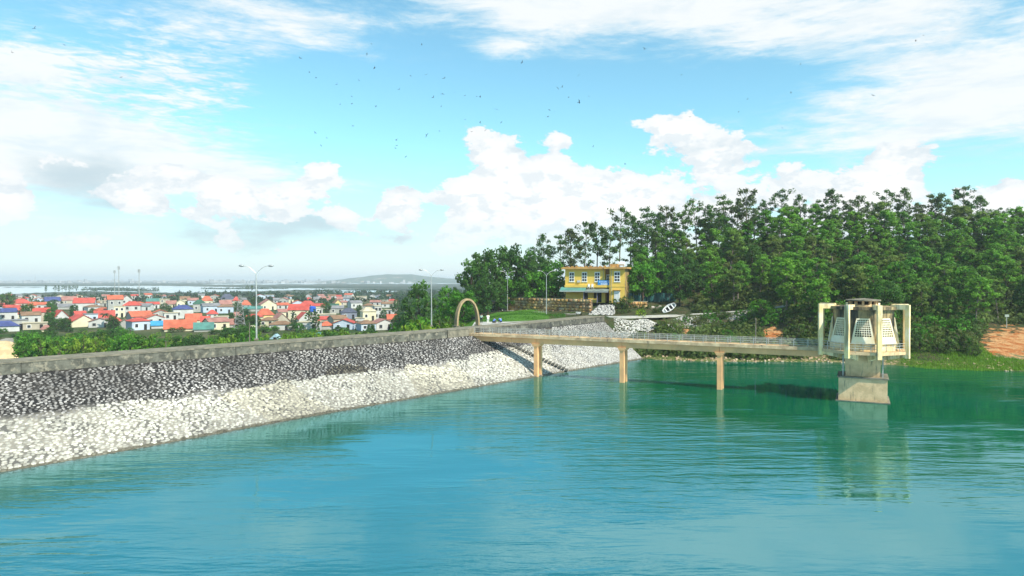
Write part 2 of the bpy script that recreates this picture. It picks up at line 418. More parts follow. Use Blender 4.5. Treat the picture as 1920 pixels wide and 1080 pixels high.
# road and terraces
ROADPTS = [(900, 579, 6.0), (960, 582.5, 6.3), (1030, 586, 6.4), (1090, 590, 6.5), (1145, 593.5, 6.55), (1210, 592.5, 6.5), (1280, 590, 6.5), (1340, 587, 6.8), (1400, 582, 7.5), (1455, 576, 8.4), (1500, 570, 9.4)]
ROAD = [at(a, b, z) for a, b, z in ROADPTS]
for p in ROAD: CP.append((p.x, p.y, p.z - 0.02)); CP.append((p.x + .3, p.y + 3.2, p.z)); CP.append((p.x - .3, p.y - 2.6, p.z - 0.05))
for px, d, z in [(1180, 151, 4.6), (1230, 150, 4.2), (1300, 150, 4.0), (1370, 150, 4.2), (1200, 138, 2.3), (1260, 134, 1.8), (1230, 128, 0.9),
                 (1175, 172, 8.8), (1140, 176, 8.8), (1060, 186, 8.9), (1230, 176, 9.0), (1000, 192, 9.0), (1160, 195, 11.5), (1160, 216, 17), (1060, 216, 14.5), (1010, 214, 12), (960, 205, 9.0), (1290, 185, 13),
                 (1240, 215, 19), (900, 200, 6.5), (870, 185, 4.0), (840, 200, 0), (800, 190, -4), (760, 210, -7.5), (870, 230, 3), (900, 260, 2), (1000, 260, 8), (1160, 270, 10), (1160, 350, 0), (1000, 350, -3), (850, 300, -7.5), (700, 300, -8.5), (700, 180, -8),
                 (930, 165, 6.5), (1000, 158, 6.65), (1040, 152, 6.7), (905, 150, 6.0), (920, 135, 6.6), (880, 140, 5.6), (860, 150, 4.2), (840, 160, 1.5), (860, 128, 5.5), (830, 134, 2.5), (800, 150, -3), (760, 140, -6), (700, 130, -8),
                 (1400, 500, -8), (2200, 500, -8), (1000, 450, -8), (780, 120, -2), (820, 118, 2)]:
    cp(px, d, z)
CP += [(19.5, 144, 5.5), (23.0, 127.5, -0.1), (21.8, 135, 2.2), (14, 146, 6.5), (-50, 160, -8.5), (-60, 110, -8.5), (-60, 420, -8.5), (340, 430, -8), (340, 100, -2), (340, 200, 20)]
# under the dam body
for l in np.linspace(CRL[44], L_END - 4, 6):
    for off, z in ((-6, 0.5), (-12, -3.5), (3, 5.9)):
        p, _ = crest_at(l, off); CP.append((p.x, p.y, z))
CP = np.array(CP)
_d = np.linalg.norm(CP[:, None, :2] - CP[None, :, :2], axis=2); 
_A = np.sqrt(_d ** 2 + 4.0); _A[np.diag_indices(len(CP))] -= 0.9
_mean = CP[:, 2].mean(); _W = np.linalg.solve(_A, CP[:, 2] - _mean)


def hz_np(X, Y):
    sh = X.shape; P = np.stack([X.ravel(), Y.ravel()], 1); out = np.zeros(len(P))
    for i in range(0, len(P), 20000):
        q = P[i:i + 20000]; out[i:i + 20000] = np.sqrt(((q[:, None, :] - CP[None, :, :2]) ** 2).sum(2) + 4.0) @ _W + _mean
    return out.reshape(sh)


def hz(x, y): return float(hz_np(np.array([x]), np.array([y]))[0])
def ground(x, y): return max(hz(x, y), -6.0) if (x > -58 and 85 < y < 430 and x < 340) else -6.0


def vnoise(X, Y, s, seed=0):
    rs = np.random.default_rng(seed); T = rs.random((64, 64)); u = X * s; v = Y * s
    i = np.floor(u).astype(int); j = np.floor(v).astype(int); fu = u - i; fv = v - j; fu = fu * fu * (3 - 2 * fu); fv = fv * fv * (3 - 2 * fv)
    g = lambda a, b: T[a % 64, b % 64]
    return g(i, j) * (1 - fu) * (1 - fv) + g(i + 1, j) * fu * (1 - fv) + g(i, j + 1) * (1 - fu) * fv + g(i + 1, j + 1) * fu * fv


def build_terrain():
    xs = np.arange(-58, 340, 1.6); ys = np.concatenate([np.arange(88, 215, 1.3), np.arange(215, 430, 4.0)])
    X, Y = np.meshgrid(xs, ys); Z = hz_np(X, Y)
    Z = Z + (vnoise(X, Y, .25, 1) - .5) * 0.5 * (np.clip(Z, 0, 1)) + (vnoise(X, Y, 1.0, 2) - .5) * 0.18
    ny, nx = X.shape; V = np.stack([X.ravel(), Y.ravel(), Z.ravel()], 1)
    I = np.arange(ny * nx).reshape(ny, nx)
    F = np.stack([I[:-1, :-1].ravel(), I[:-1, 1:].ravel(), I[1:, 1:].ravel(), I[1:, :-1].ravel()], 1)
    # tone.r = bare red soil, tone.g = lawn, tone.b = pale shore
    soil = np.zeros(len(V)); lawn = np.zeros(len(V)); px = 960 + 1280 * V[:, 0] / V[:, 1]; py = 524 + (CAMZ - V[:, 2]) * 1280 / V[:, 1]
    for (a, b, ra, rb) in [(1300, 622, 19, 9), (1447, 627, 17, 13), (1900, 642, 66, 30), (1545, 642, 20, 7)]:
        soil = np.maximum(soil, np.exp(-((px - a) / ra) ** 2 - ((py - b) / rb) ** 2))
    front = V[:, 1] < 160
    soil *= front
    lawn = np.exp(-(np.maximum(0, np.abs(V[:, 0] + 3) - 8) / 3) ** 2) * ((V[:, 1] > 112) & (V[:, 1] < 178))
    shore = np.exp(-(np.maximum(0, V[:, 2] - np.where(px > 1835, 1.7, .5)) / 0.5) ** 2)
    me = npmesh('hillside', V, F, terrain_mat(), cols=np.stack([soil, lawn, shore], 1), k=4)
    o = obj('hillside', me, smooth=True); tag(o, kind='structure')


def terrain_mat():
    m = bpy.data.materials.new('hillside_ground'); m.use_nodes = True; nt = m.node_tree; n = N(nt)
    b = nt.nodes['Principled BSDF']; b.inputs['Roughness'].default_value = 0.95; b.inputs['Specular IOR Level'].default_value = 0.15
    pos = n.new('ShaderNodeNewGeometry').outputs['Position']
    a = n.new('ShaderNodeAttribute'); a.attribute_name = 'tone'; r, g, bl = n.sep(a.outputs['Vector'])
    nz = n.noise(pos, 0.8, 6, 0.6); n2 = n.noise(pos, 0.22, 5, 0.6); n3 = n.noise(pos, 4.5, 5, 0.7)
    c = n.mix(n.ss(nz, 0.35, 0.65), (0.035, 0.060, 0.016), (0.085, 0.070, 0.035))
    c = n.mix(n.ss(n2, 0.5, 0.7), c, (0.05, 0.085, 0.02))
    lawnc = n.mix(n.ss(n3, 0.3, 0.7), (0.055, 0.16, 0.015), (0.10, 0.22, 0.025))
    c = n.mix(n.ss(n.m('ADD', g, n.m('MULTIPLY', n.m('SUBTRACT', nz, .5), .5)), 0.35, 0.6), c, lawnc)
    shc = n.mix(n.ss(n.noise(pos, 1.1, 6, .65), 0.38, 0.52), (0.40, 0.29, 0.16), (0.10, 0.14, 0.035))
    c = n.mix(n.ss(bl, 0.4, 0.7), c, shc)
    soilc = n.mix(n.ss(n.noise(n.map(pos, (1, 1, 2.5)), 0.45, 7, .7), 0.40, 0.60), (0.44, 0.14, 0.035), (0.60, 0.34, 0.15))
    c = n.mix(n.ss(n.m('ADD', r, n.m('MULTIPLY', n.m('SUBTRACT', n.noise(pos, 0.55, 6, .65), .5), 2.2)), 0.42, 0.60), c, soilc)
    nt.links.new(c, b.inputs['Base Color'])
    bn = n.new('ShaderNodeBump'); bn.inputs['Strength'].default_value = 1.0; bn.inputs['Distance'].default_value = 0.7
    nt.links.new(n.noise(pos, 2.0, 8, 0.65), bn.inputs['Height']); nt.links.new(bn.outputs[0], b.inputs['Normal'])
    return m


build_terrain()

# lowland plain out to the horizon
def low_mat():
    m = bpy.data.materials.new('lowland_ground'); m.use_nodes = True; nt = m.node_tree; n = N(nt)
    b = nt.nodes['Principled BSDF']; b.inputs['Roughness'].default_value = 1.0; b.inputs['Specular IOR Level'].default_value = 0.0
    pos = n.new('ShaderNodeNewGeometry').outputs['Position']
    c = n.mix(n.ss(n.noise(pos, 0.045, 6, 0.65), 0.35, 0.65), (0.03, 0.065, 0.018), (0.10, 0.10, 0.055))
    c = n.mix(n.ss(n.noise(pos, 0.012, 5, 0.6), 0.55, 0.7), c, (0.17, 0.15, 0.10))
    far = n.mix(n.ss(n.noise(n.map(pos, (0.25, 1, 1)), 0.006, 6, 0.7), 0.4, 0.62), (0.02, 0.05, 0.035), (0.10, 0.115, 0.09))
    y = n.sep(pos)[1]
    c = n.mix(n.ss(y, 700.0, 1000.0), c, far)
    nt.links.new(c, b.inputs['Base Color']); return m
me = npmesh('lowland', [(-45000, -400, -6.02), (45000, -400, -6.02), (45000, 24000, -6.02), (-45000, 24000, -6.02)], [(0, 1, 2, 3)], low_mat(), k=4)
tag(obj('lowland', me), kind='structure')


# reservoir: grid with a shallowness attribute
def build_lake():
    xs = np.concatenate([np.arange(-110, 120, 1.5), np.arange(120, 400, 10)]); ys = np.concatenate([np.arange(-140, 20, 10), np.arange(20, 128.5, 1.2)])
    X, Y = np.meshgrid(xs, ys)
    WLp = np.array([(p.x, p.y) for p in WL]); CRp = np.array([(p.x, p.y) for p in CR])
    P = np.stack([X.ravel(), Y.ravel()], 1)
    def dseg(P, L):
        best = np.full(len(P), 1e9); side = np.zeros(len(P))
        for a, b in zip(L[:-1], L[1:]):
            d = b - a; t = np.clip(((P - a) @ d) / (d @ d), 0, 1); q = a + t[:, None] * d; r = P - q; dd = np.hypot(r[:, 0], r[:, 1])
            s = d[0] * r[:, 1] - d[1] * r[:, 0]; mk = dd < best; best[mk] = dd[mk]; side[mk] = s[mk]
        return best, side
    d1, sd = dseg(P, WLp)
    sh = np.exp(-np.where(sd > 0, 0, d1) / 1.7)
    hzv = hz_np(P[:, 0], P[:, 1]); inr = (P[:, 1] > 88) & (P[:, 0] > 20)
    sh2 = np.where(inr, np.exp(-np.clip(-hzv, 0, 50) / 0.9) * 0.55, 0)
    sh = np.maximum(sh, sh2)
    ny, nx = X.shape; I = np.arange(ny * nx).reshape(ny, nx)
    F = np.stack([I[:-1, :-1].ravel(), I[:-1, 1:].ravel(), I[1:, 1:].ravel(), I[1:, :-1].ravel()], 1)
    keep = ~((sd[F] > 0) & (d1[F] > 2.5)).any(1) | (P[F][:, :, 0] > 26).all(1)
    V = np.stack([P[:, 0], P[:, 1], np.zeros(len(P))], 1)
    me = npmesh('reservoir_water', V, F[keep], water_mat(), cols=np.stack([sh, sh, sh], 1), k=4)
    tag(obj('reservoir_water', me), kind='structure')
build_lake()

# ------------------------------------------------------------------ dam
def bed_mat():
    m = bpy.data.materials.new('mortar_bed'); m.use_nodes = True; nt = m.node_tree; n = N(nt)
    b = nt.nodes['Principled BSDF']; b.inputs['Roughness'].default_value = 0.95
    pos = n.new('ShaderNodeNewGeometry').outputs['Position']; z = n.sep(pos)[2]
    zz = n.m('ADD', z, n.m('MULTIPLY', n.m('SUBTRACT', n.noise(pos, 0.3, 4), 0.5), 1.4))
    up = n.mix(n.ss(n.noise(pos, 0.5, 5), 0.35, 0.65), (0.009, 0.008, 0.008), (0.028, 0.024, 0.020))
    lo = n.mix(n.ss(n.noise(pos, 0.45, 5), 0.4, 0.62), (0.25, 0.23, 0.19), (0.10, 0.095, 0.085))
    c = n.mix(n.ss(zz, 2.65, 3.1), lo, up)
    c = n.mix(n.ss(z, 0.25, 0.05), c, (0.10, 0.09, 0.06))
    nt.links.new(c, b.inputs['Base Color']); return m


def build_dam():
    m = MB(); ks = [i * 0.5 for i in range((NS - 1) * 2 + 1)]; T = [0, .25, .5, .75, 1.0, 1.35]
    pts = [[slope_pt(s, t) for t in T] for s in ks]
    vs = [p for row in pts for p in row]; w = len(T)
    fs = [(i * w + j, i * w + j + 1, (i + 1) * w + j + 1, (i + 1) * w + j) for i in range(len(ks) - 1) for j in range(w - 1)]
    me = bpy.data.meshes.new('dam_slope'); me.from_pydata([tuple(v) for v in vs], [], fs); me.materials.append(bed_mat())
    bm = bmesh.new(); bm.from_mesh(me); bmesh.ops.recalc_face_normals(bm, faces=bm.faces)
    if sum(f.normal.z for f in bm.faces) < 0: bmesh.ops.reverse_faces(bm, faces=bm.faces)
    bm.to_mesh(me); bm.free()
    slope = tag(obj('dam_slope', me), kind='structure')
    # crest and downstream face
    grass = mat('downstream_turf', (0.05, 0.11, 0.02), (0.11, 0.12, 0.04), 0.6, 0.95, bump=0.4)
    L = np.linspace(0, L_END, 60); A = []
    for l in L:
        row = [crest_at(l, 0.72, 5.0)[0], crest_at(l, 0.72, ZT - 0.06)[0], crest_at(l, 3.9, ZT - 0.03)[0]]
        row += [crest_at(l, 4.4, ZT - .35)[0], crest_at(l, 31, -6.3)[0]]
        A.append(row)
    m = MB(); m.add([p for r in A for p in r], [(i * 5 + j, (i + 1) * 5 + j, (i + 1) * 5 + j + 1, i * 5 + j + 1) for i in range(59) for j in (0, 1)])
    tag(m.build('dam_crest_path', mat('worn_crest_concrete', (.24, .215, .16), (.15, .14, .10), .9, .95, (.10, .12, .05), 1.2, (.56, .7))), kind='structure')
    m = MB(); m.add([p for r in A for p in r], [(i * 5 + j, (i + 1) * 5 + j, (i + 1) * 5 + j + 1, i * 5 + j + 1) for i in range(int(59 * .78)) for j in (2, 3)])
    tag(m.build('downstream_bank', grass), kind='structure')
    # stones
    ST = []
    size = 0.36; l = L_VIEW0
    def add_stone(p, du, dv, nrm, rx, ry, h, tone):
        ST.append((p, du, dv, nrm, rx, ry, h, tone))
    r = random.Random(5)
    while l < L_END - 0.3:
        s = s_of_len(l); i = min(int(s), NS - 2)
        W = (WL[i] - CR[i]).length; slen = math.hypot(W, ZW)
        Tn = int(slen / 0.315 * 1.05)
        for k in range(Tn + 2):
            t = (k + 0.5 + r.uniform(-.28, .28)) * 0.315 / slen
            if t < 0.012: continue
            s2 = s_of_len(min(l + r.uniform(-.2, .2) + (k % 2) * size * 0.5, L_END - .15))
            p = slope_pt(s2, t)
            if p.z < -0.25: continue
            pa = slope_pt(min(s2 + 0.05, NS - 1.001), t); pb = slope_pt(max(s2 - .05, 0), t); du = (pa - pb).normalized()
            dv = (slope_pt(s2, t + 0.02) - p).normalized(); nrm = du.cross(dv).normalized()
            if nrm.z < 0: nrm = -nrm
            px = 960 + 1280 * p.x / p.y
            big = vn(p.x, p.y, 0.11, 3); mid = vn(p.x, p.y, 0.35, 4)
            dark = p.z + (mid - .5) * 1.1 > 2.9 and not (px > 1035)
            if 880 < px <= 1035: dark = dark and p.z + (big - .5) * 2 > 3.6 - 0.0
            if dark:
                f = 0.72 + 0.24 * big; tn = r.choice([0.12, 0.20, 0.30, 0.44, 0.22, 0.38]) * (0.55 + 0.75 * mid); col = (tn * 1.0, tn * .96, tn * .95)
                if big < .33: col = (tn * .55, tn * .50, tn * .40)
            else:
                f = 1.22 + 0.16 * (big - .5); tn = r.uniform(0.36, 0.66) * r.choice([1, 1, 1, .75])
                if mid < 0.3: f -= 0.12
                col = (tn, tn * .97, tn * .88)
                if big > .66 and px < 1000: col = (tn * .97, tn * .91, tn * .76)
                if px > 1035: f -= 0.24 + .1 * mid; tn *= .95; col = (tn, tn * .98, tn * .95)
                if p.z < 0.12: col = (tn * .35, tn * .33, tn * .26)
            w_ = .72 + .5 * vn(p.x, p.y + 3 * p.z, .09, 14); w_ *= 1 if p.z > 1 else .80 + .2 * p.z; col = tuple(min(.9, q * w_) * (1, .985, .955)[i_] for i_, q in enumerate(col))
            add_stone(p, du, dv, nrm, size * .5 * f * r.uniform(.8, 1.12), 0.158 * f * r.uniform(.75, 1.2), r.uniform(.03, .10), col)
        l += size
    # right hand bank under the road
    for q in range(3300):
        a = r.uniform(0, 1); b_ = r.uniform(0, 1); px = 1150 + 250 * a
        i = min(range(len(ROADPTS)), key=lambda j: abs(ROADPTS[j][0] - px)); 
        x0, y0 = road_xy(px); d = math.hypot(x0, y0); k = 1 - (2.4 + b_ * 9.5) / d
        if b_ > 0.9 - 0.35 * a + .2 * (vn(px, 3, .05, 4) - .5): continue
        x, y = x0 * k, y0 * k; z = hz(x, y) if q % 1 == 0 else 0
        p = Vector((x, y, z + 0.02)); nrm = Vector((-.1, -.35, 1)).normalized(); du = Vector((1, 0, .1)).normalized(); dv = nrm.cross(du).normalized()
        tn = r.uniform(.2, .68); add_stone(p, du, dv, nrm, r.uniform(.12, .21), r.uniform(.10, .17), r.uniform(.1, .18), (tn, tn * .97, tn * .9))
    # ramp of stones below the yellow house
    wd = MB(); A_, B_, C_, D_ = atd(1100, 590.5, 156.2), atd(1153, 590.5, 156.2), atd(1150, 571.5, 165.3), atd(1122, 571.5, 165.3)
    dn_ = Vector((0, .3, -.12)); wd.hexa([q_ + Vector((0, 0, -2)) for q_ in (A_, B_, C_, D_)] + [q_ + dn_ for q_ in (A_, B_, C_, D_)])
    tag(wd.build('ramp', mat('dark_mortar_bed', (.05, .045, .035), (.02, .02, .018), 1, .95)), kind='structure')
    for q in range(480):
        px = r.uniform(1100, 1152); py = r.uniform(572, 590); t = (590 - py) / 18
        if px < 1125 - 22 * (1 - t) : continue
        p = atd(px, py, 156 + 9 * t); nrm = Vector((0, -.5, 1)).normalized(); du = Vector((1, 0, 0)); dv = nrm.cross(du)
        tn = r.uniform(.2, .6); add_stone(p, du, dv, nrm, .2, .18, .14, (tn, tn * .97, tn * .92))
    order = sorted(range(len(ST)), key=lambda i: ST[i][0].length)
    inview = [i for i in order if abs(ST[i][0].x / ST[i][0].y) < 0.745 and ST[i][0].z > 0.1][:300]
    near = set(inview)
    def geo(stn, rr):
        p, du, dv, nrm, rx, ry, h, tone = stn; k = 6; ph = rr.uniform(0, 6.28); top = []; bot = []
        for j in range(k):
            a = ph + 2 * math.pi * (j + rr.uniform(-.22, .22)) / k; ca, sa = math.cos(a), math.sin(a)
            q = rr.uniform(.82, 1.15) / max(abs(ca), abs(sa)) ** 0.45
            bot.append(p + du * (ca * rx * q) + dv * (sa * ry * q) - nrm * 0.06)
            top.append(p + du * (ca * rx * q * .82) + dv * (sa * ry * q * .82) + nrm * (h * rr.uniform(.3, .9)))
        c = p + nrm * h * 1.05
        return bot + top + [c]
    fl = [(j, (j + 1) % 6, 6 + (j + 1) % 6, 6 + j) for j in range(6)]
    tri = []
    for a, b_, c, d in fl: tri += [(a, b_, c), (a, c, d)]
    tri += [(6 + j, 6 + (j + 1) % 6, 12) for j in range(6)]
    tri = np.array(tri); rr = random.Random(9)
    V = []; C = []; rest = [i for i in range(len(ST)) if i not in near]
    for i in rest: V += geo(ST[i], rr); C += [ST[i][7]] * 13
    V = np.array(V); F = (tri[None] + (np.arange(len(rest)) * 13)[:, None, None]).reshape(-1, 3)
    me = npmesh('paving_stones', V, F, STONE, cols=np.array(C)); fixn(me)
    o = obj('paving_stones', me, slope); o['kind'] = 'stuff'
    for i in inview:
        g = np.array(geo(ST[i], rr)); me = npmesh('stone', g, tri, STONE, cols=np.array([ST[i][7]] * 13)); fixn(me); obj('stone', me, slope)
    print('stones', len(ST))
    return slope


def fixn(me):
    bm = bmesh.new(); bm.from_mesh(me); bmesh.ops.recalc_face_normals(bm, faces=bm.faces); bm.to_mesh(me); bm.free()


_T = {}
def vn(x, y, s, seed):
    if seed not in _T: _T[seed] = np.random.default_rng(seed).random((64, 64)).tolist()
    T = _T[seed]; u = x * s; v = y * s; i = math.floor(u); j = math.floor(v); fu = u - i; fv = v - j; fu = fu * fu * (3 - 2 * fu); fv = fv * fv * (3 - 2 * fv)
    return (T[i % 64][j % 64] * (1 - fu) + T[(i + 1) % 64][j % 64] * fu) * (1 - fv) + (T[i % 64][(j + 1) % 64] * (1 - fu) + T[(i + 1) % 64][(j + 1) % 64] * fu) * fv


def road_xy(px):
    for a, b in zip(range(len(ROAD) - 1), range(1, len(ROAD))):
        if ROADPTS[a][0] <= px <= ROADPTS[b][0]:
            t = (px - ROADPTS[a][0]) / (ROADPTS[b][0] - ROADPTS[a][0]); p = ROAD[a].lerp(ROAD[b], t); return p.x, p.y
    return ROAD[-1].x, ROAD[-1].y


SLOPE = build_dam()

# parapet: facing panels and coping pieces
def build_parapet():
    root = empty('parapet_wall', crest_at(L_VIEW0, 0, ZW)[0], 'long mottled grey parapet wall topping the stone faced dam left of the footbridge', 'wall')
    base = root.location.copy()
    def seg(l0, l1, off0, off1, z0, z1, name, m, par, base):
        a, _ = crest_at(l0, off0); b, _ = crest_at(l1, off0); c, _ = crest_at(l1, off1); d, _ = crest_at(l0, off1); mb = MB()
        mb.hexa([Vector((p.x, p.y, z)) - base for z in (z0, z1) for p in (a, b, c, d)]); return mb.build(name, m, par)
    l = L_VIEW0
    while l < L_BR - 4.2:
        e = l + 5.2; e = min(e, L_BR - 4.0)
        seg(l + .02, e - .02, 0.0, 0.6, ZW - .5, ZT - 0.16, 'wall_panel', PARA, root, base)
        seg(l + .008, e - .008, -0.07 + .03 * vn(l, 1, .9, 6), 0.85, ZT - .157, ZT - 0.03 * vn(l, 5, .7, 6), 'coping', COPE, root, base); l = e
    # gate stretch at the bridge
    r2 = empty('bridgehead_wall', crest_at(L_BR - 3.8, 0, ZW)[0], 'short grey wall section with dark joint beneath the tan arch', 'wall')
    base = r2.location.copy()
    seg(L_BR - 3.7, L_BR + 1.0, 0.12, 0.7, ZW - .6, ZT - .06, 'wall_panel', COPE, r2, base)
    seg(L_BR - 3.75, L_BR + 1.05, 0.05, 0.8, ZT - .057, ZT + .06, 'coping', COPE, r2, base)
    r3 = empty('parapet_wall', crest_at(L_BR + 2, 0, ZW)[0], 'dark stained masonry parapet behind the footbridge running to the road bend', 'wall')
    base = r3.location.copy(); l = L_BR + 3.2
    dk = mat('blackened_masonry', (0.13, 0.125, 0.10), (0.05, 0.05, 0.045), 0.9, 0.95, (0.26, 0.25, 0.20), 1.2, (0.54, 0.68), 0.7, 4)
    while l < L_END - .5:
        e = min(l + 5.0, L_END)
        seg(l + .02, e - .02, 0.0, 0.6, ZW - .7, ZT - 0.16, 'wall_panel', dk, r3, base)
        seg(l + .008, e - .008, -0.07, 0.85, ZT - .157, ZT, 'coping', COPE, r3, base); l = e
build_parapet()

# ------------------------------------------------------------------ bridge and tower
TC = Vector((42.9, 83.4, 0))
ROOT = Vector((-7.2, 108.8, 0))
AX = (TC - ROOT); BL = AX.length; AX.normalize(); NX = Vector((AX.y, -AX.x, 0))   # NX points to the camera side
if NX.y > 0: NX = -NX
BZ = math.atan2(AX.y, AX.x)
DZ = 6.05                      # deck top


def bridge():
    root = empty('footbridge', ROOT + Vector((0, 0, DZ)), 'tan concrete footbridge on paired columns from the dam out to the tower', 'bridge', rz=BZ)
    ML = lambda x, y, z: (x, y, z)     # local: x along, y across (negative = camera side), z relative to deck
    W = 0.95; L = BL - 4.6
    m = MB(); m.box((L / 2, 0, -0.11), (L, 2 * W, 0.22)); m.build('deck_slab', GIRD2, root)
    for sgn in (-1, 1):
        m = MB(); m.box((L / 2, sgn * (W + .078), -0.10), (L, 0.15, 0.42)); m.build('kerb', GIRD2, root)
    piers = [12.5, 25.9, 39.3]
    ends = [0.0] + piers + [L]
    for a, b in zip(ends[:-1], ends[1:]):
        for sgn in (-1, 1):
            m = MB(); y0, y1 = sgn * (W - .12), sgn * (W - .47); 
            m.box(((a + b) / 2, sgn * (W - .30), -0.222 - .43), (b - a - .05, 0.35, 0.86)); m.build('girder', GIRD, root)
    for k, a in enumerate(piers):
        pr = MB(); pr.hexa([(a - .38, -1.0, -1.5), (a + .38, -1.0, -1.5), (a + .38, 1.0, -1.5), (a - .38, 1.0, -1.5),
                            (a - .62, -1.05, -1.085), (a + .62, -1.05, -1.085), (a + .62, 1.05, -1.085), (a - .62, 1.05, -1.085)])
        pr.build('pier_cap', GIRD, root)
        for sgn in (-1, 1):
            m = MB(); m.box((a, sgn * .62, -1.502 - 3.4), (0.62, 0.52, 6.8)); m.build('column', GIRD, root)
    # railings
    for sgn in (-1, 1):
        y = sgn * (W + .06)
        for z in (0.95, 0.66, 0.38):
            m = MB(); m.tube([(2.0, y, z), (L, y, z)], 0.032, 5); m.build('rail', GALV, root)
        pm = MB(); pm.box((0, 0, .52), (.07, .07, .9)); me = pm.mesh('rail_post', GALV)
        x = 2.0
        while x < L:
            o = obj('rail_post', me, root); o.location = (x, y, 0.05); x += 1.6
    # abutment seat on the dam
    m = MB(); m.box((-.2, 0, -1.6), (1.6, 2.6, 2.2)); m.build('abutment', GIRD, root)
bridge()


def tower():
    root = empty('intake_tower', TC, 'cream octagonal water intake tower with framed fins standing in the lake', 'tower', rz=BZ)
    A8 = [R(-90 + q) for q in (-70, -19.7, 19.7, 70)]; A8 += [q + math.pi for q in A8]
    oct_ = lambda r: [(r * math.cos(a), r * math.sin(a)) for a in A8]
    m = MB(); m.box((0, 0, 0.75), (5.2, 5.2, 4.1)); m.build('base_block', CONC, root)
    m = MB(); m.box((0, 0, 2.87), (5.5, 5.5, .14)); m.build('base_ledge', COPE, root)
    m = MB(); m.box((0, 0, 0.02), (5.8, 5.8, .16)); m.build('footing', COPE, root)
    m = MB(); m.hexa([(-1.85, -1.85, 2.94), (1.85, -1.85, 2.94), (1.85, 1.85, 2.94), (-1.85, 1.85, 2.94), (-1.95, -1.95, 5.55), (1.95, -1.95, 5.55), (1.95, 1.95, 5.55), (-1.95, 1.95, 5.55)])
    m.build('shaft', CONC, root)
    for sx in (-1, 1):
        m = MB(); m.box((sx * 2.12, -1.85, 4.2), (.16, .16, 2.5)); m.build('pipe', GALV, root)
    m = MB(); m.prism(oct_(4.95), 5.78, 6.15); m.build('deck', CONC, root)
    # underside brackets
    for a in A8:
        c, s = math.cos(a), math.sin(a); t = Vector((-s, c, 0)) * .22; d = Vector((c, s, 0)); m = MB()
        z = Vector((0, 0, 1)); i0, o0 = d * 1.7 + z * 4.75, d * 4.8 + z * 5.50; i1, o1 = d * 1.7 + z * 5.775, d * 4.8 + z * 5.775
        m.hexa([i0 - t, o0 - t, o0 + t, i0 + t, i1 - t, o1 - t, o1 + t, i1 + t]); m.build('bracket', CREAM, root)
    # drum
    ZB, ZTOP = 6.15, 11.35; rd = 3.5
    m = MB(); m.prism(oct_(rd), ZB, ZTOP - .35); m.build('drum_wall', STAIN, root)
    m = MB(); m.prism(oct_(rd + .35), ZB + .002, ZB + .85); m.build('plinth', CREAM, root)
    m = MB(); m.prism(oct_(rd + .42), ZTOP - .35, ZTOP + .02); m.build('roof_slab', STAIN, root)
    ap = rd * math.cos(R(22.5)); half = rd * math.sin(R(22.5))
    for k in range(8):
        aa, ab = A8[k], A8[(k + 1) % 8] + (2 * math.pi if k == 7 else 0)
        if ab < aa: ab += 2 * math.pi
        if ab - aa > 2 * math.pi: ab -= 2 * math.pi
        a = (aa + ab) / 2; dl = (ab - aa) / 2; ap = rd * math.cos(dl); half = rd * math.sin(dl)
        d = Vector((math.cos(a), math.sin(a), 0)); t = Vector((-math.sin(a), math.cos(a), 0))
        # trapezoid panel leaning out at its foot, with lattice openings
        z0, z1 = ZB + .855, ZTOP - 1.35
        w0, w1 = min(half * 1.12, 1.36), min(half * 0.62, .76); o0, o1 = ap + .55, ap + .12
        def P(u, v, o=0.0):
            w = w0 + (w1 - w0) * v; off = o0 + (o1 - o0) * v
            q = d * (off + o) + t * (u * w); q.z = z0 + (z1 - z0) * v; return q
        m = MB(); th = -.09
        rows, cols_ = 8, 7; v_lo, v_hi = 0.26, 0.95
        def slab(u0, u1, va, vb):
            m.hexa([P(u0, va, 0), P(u1, va, 0), P(u1, va, th), P(u0, va, th), P(u0, vb, 0), P(u1, vb, 0), P(u1, vb, th), P(u0, vb, th)])
        slab(-1, 1, 0, v_lo); slab(-1, 1, v_hi, 1)
        slab(-1, -.80, v_lo, v_hi); slab(.80, 1, v_lo, v_hi)
        pn = m.build('trapezoid_panel', CREAMW, root)
        m = MB()
        hr = (v_hi - v_lo) / rows
        for i in range(rows):
            slab(-.80, .80, v_lo + i * hr, v_lo + i * hr + hr * .28)
            for j in range(cols_ + 1):
                u = -.80 + 1.6 * j / cols_; du = .028
                slab(max(u - du, -.8), min(u + du, .8), v_lo + i * hr + hr * .28, v_lo + (i + 1) * hr)
        m.build('lattice', CREAMW, pn)
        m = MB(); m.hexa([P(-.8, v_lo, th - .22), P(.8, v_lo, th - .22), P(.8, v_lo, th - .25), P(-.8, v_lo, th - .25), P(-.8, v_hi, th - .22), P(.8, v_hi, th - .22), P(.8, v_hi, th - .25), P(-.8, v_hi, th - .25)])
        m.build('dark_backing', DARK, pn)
        # cheeks closing the panel to the drum
        m = MB()
        for sg in (-1, 1):
            a0 = P(sg, 0); a1 = P(sg, 1); b0 = d * (ap - .2) + t * (sg * w0 * .98); b0.z = z0; b1 = d * (ap - .2) + t * (sg * w1 * .98); b1.z = z1
            e = t * (sg * -.06); m.hexa([a0, b0, b0 + e, a0 + e, a1, b1, b1 + e, a1 + e])
        m.build('cheek', CREAM, pn)
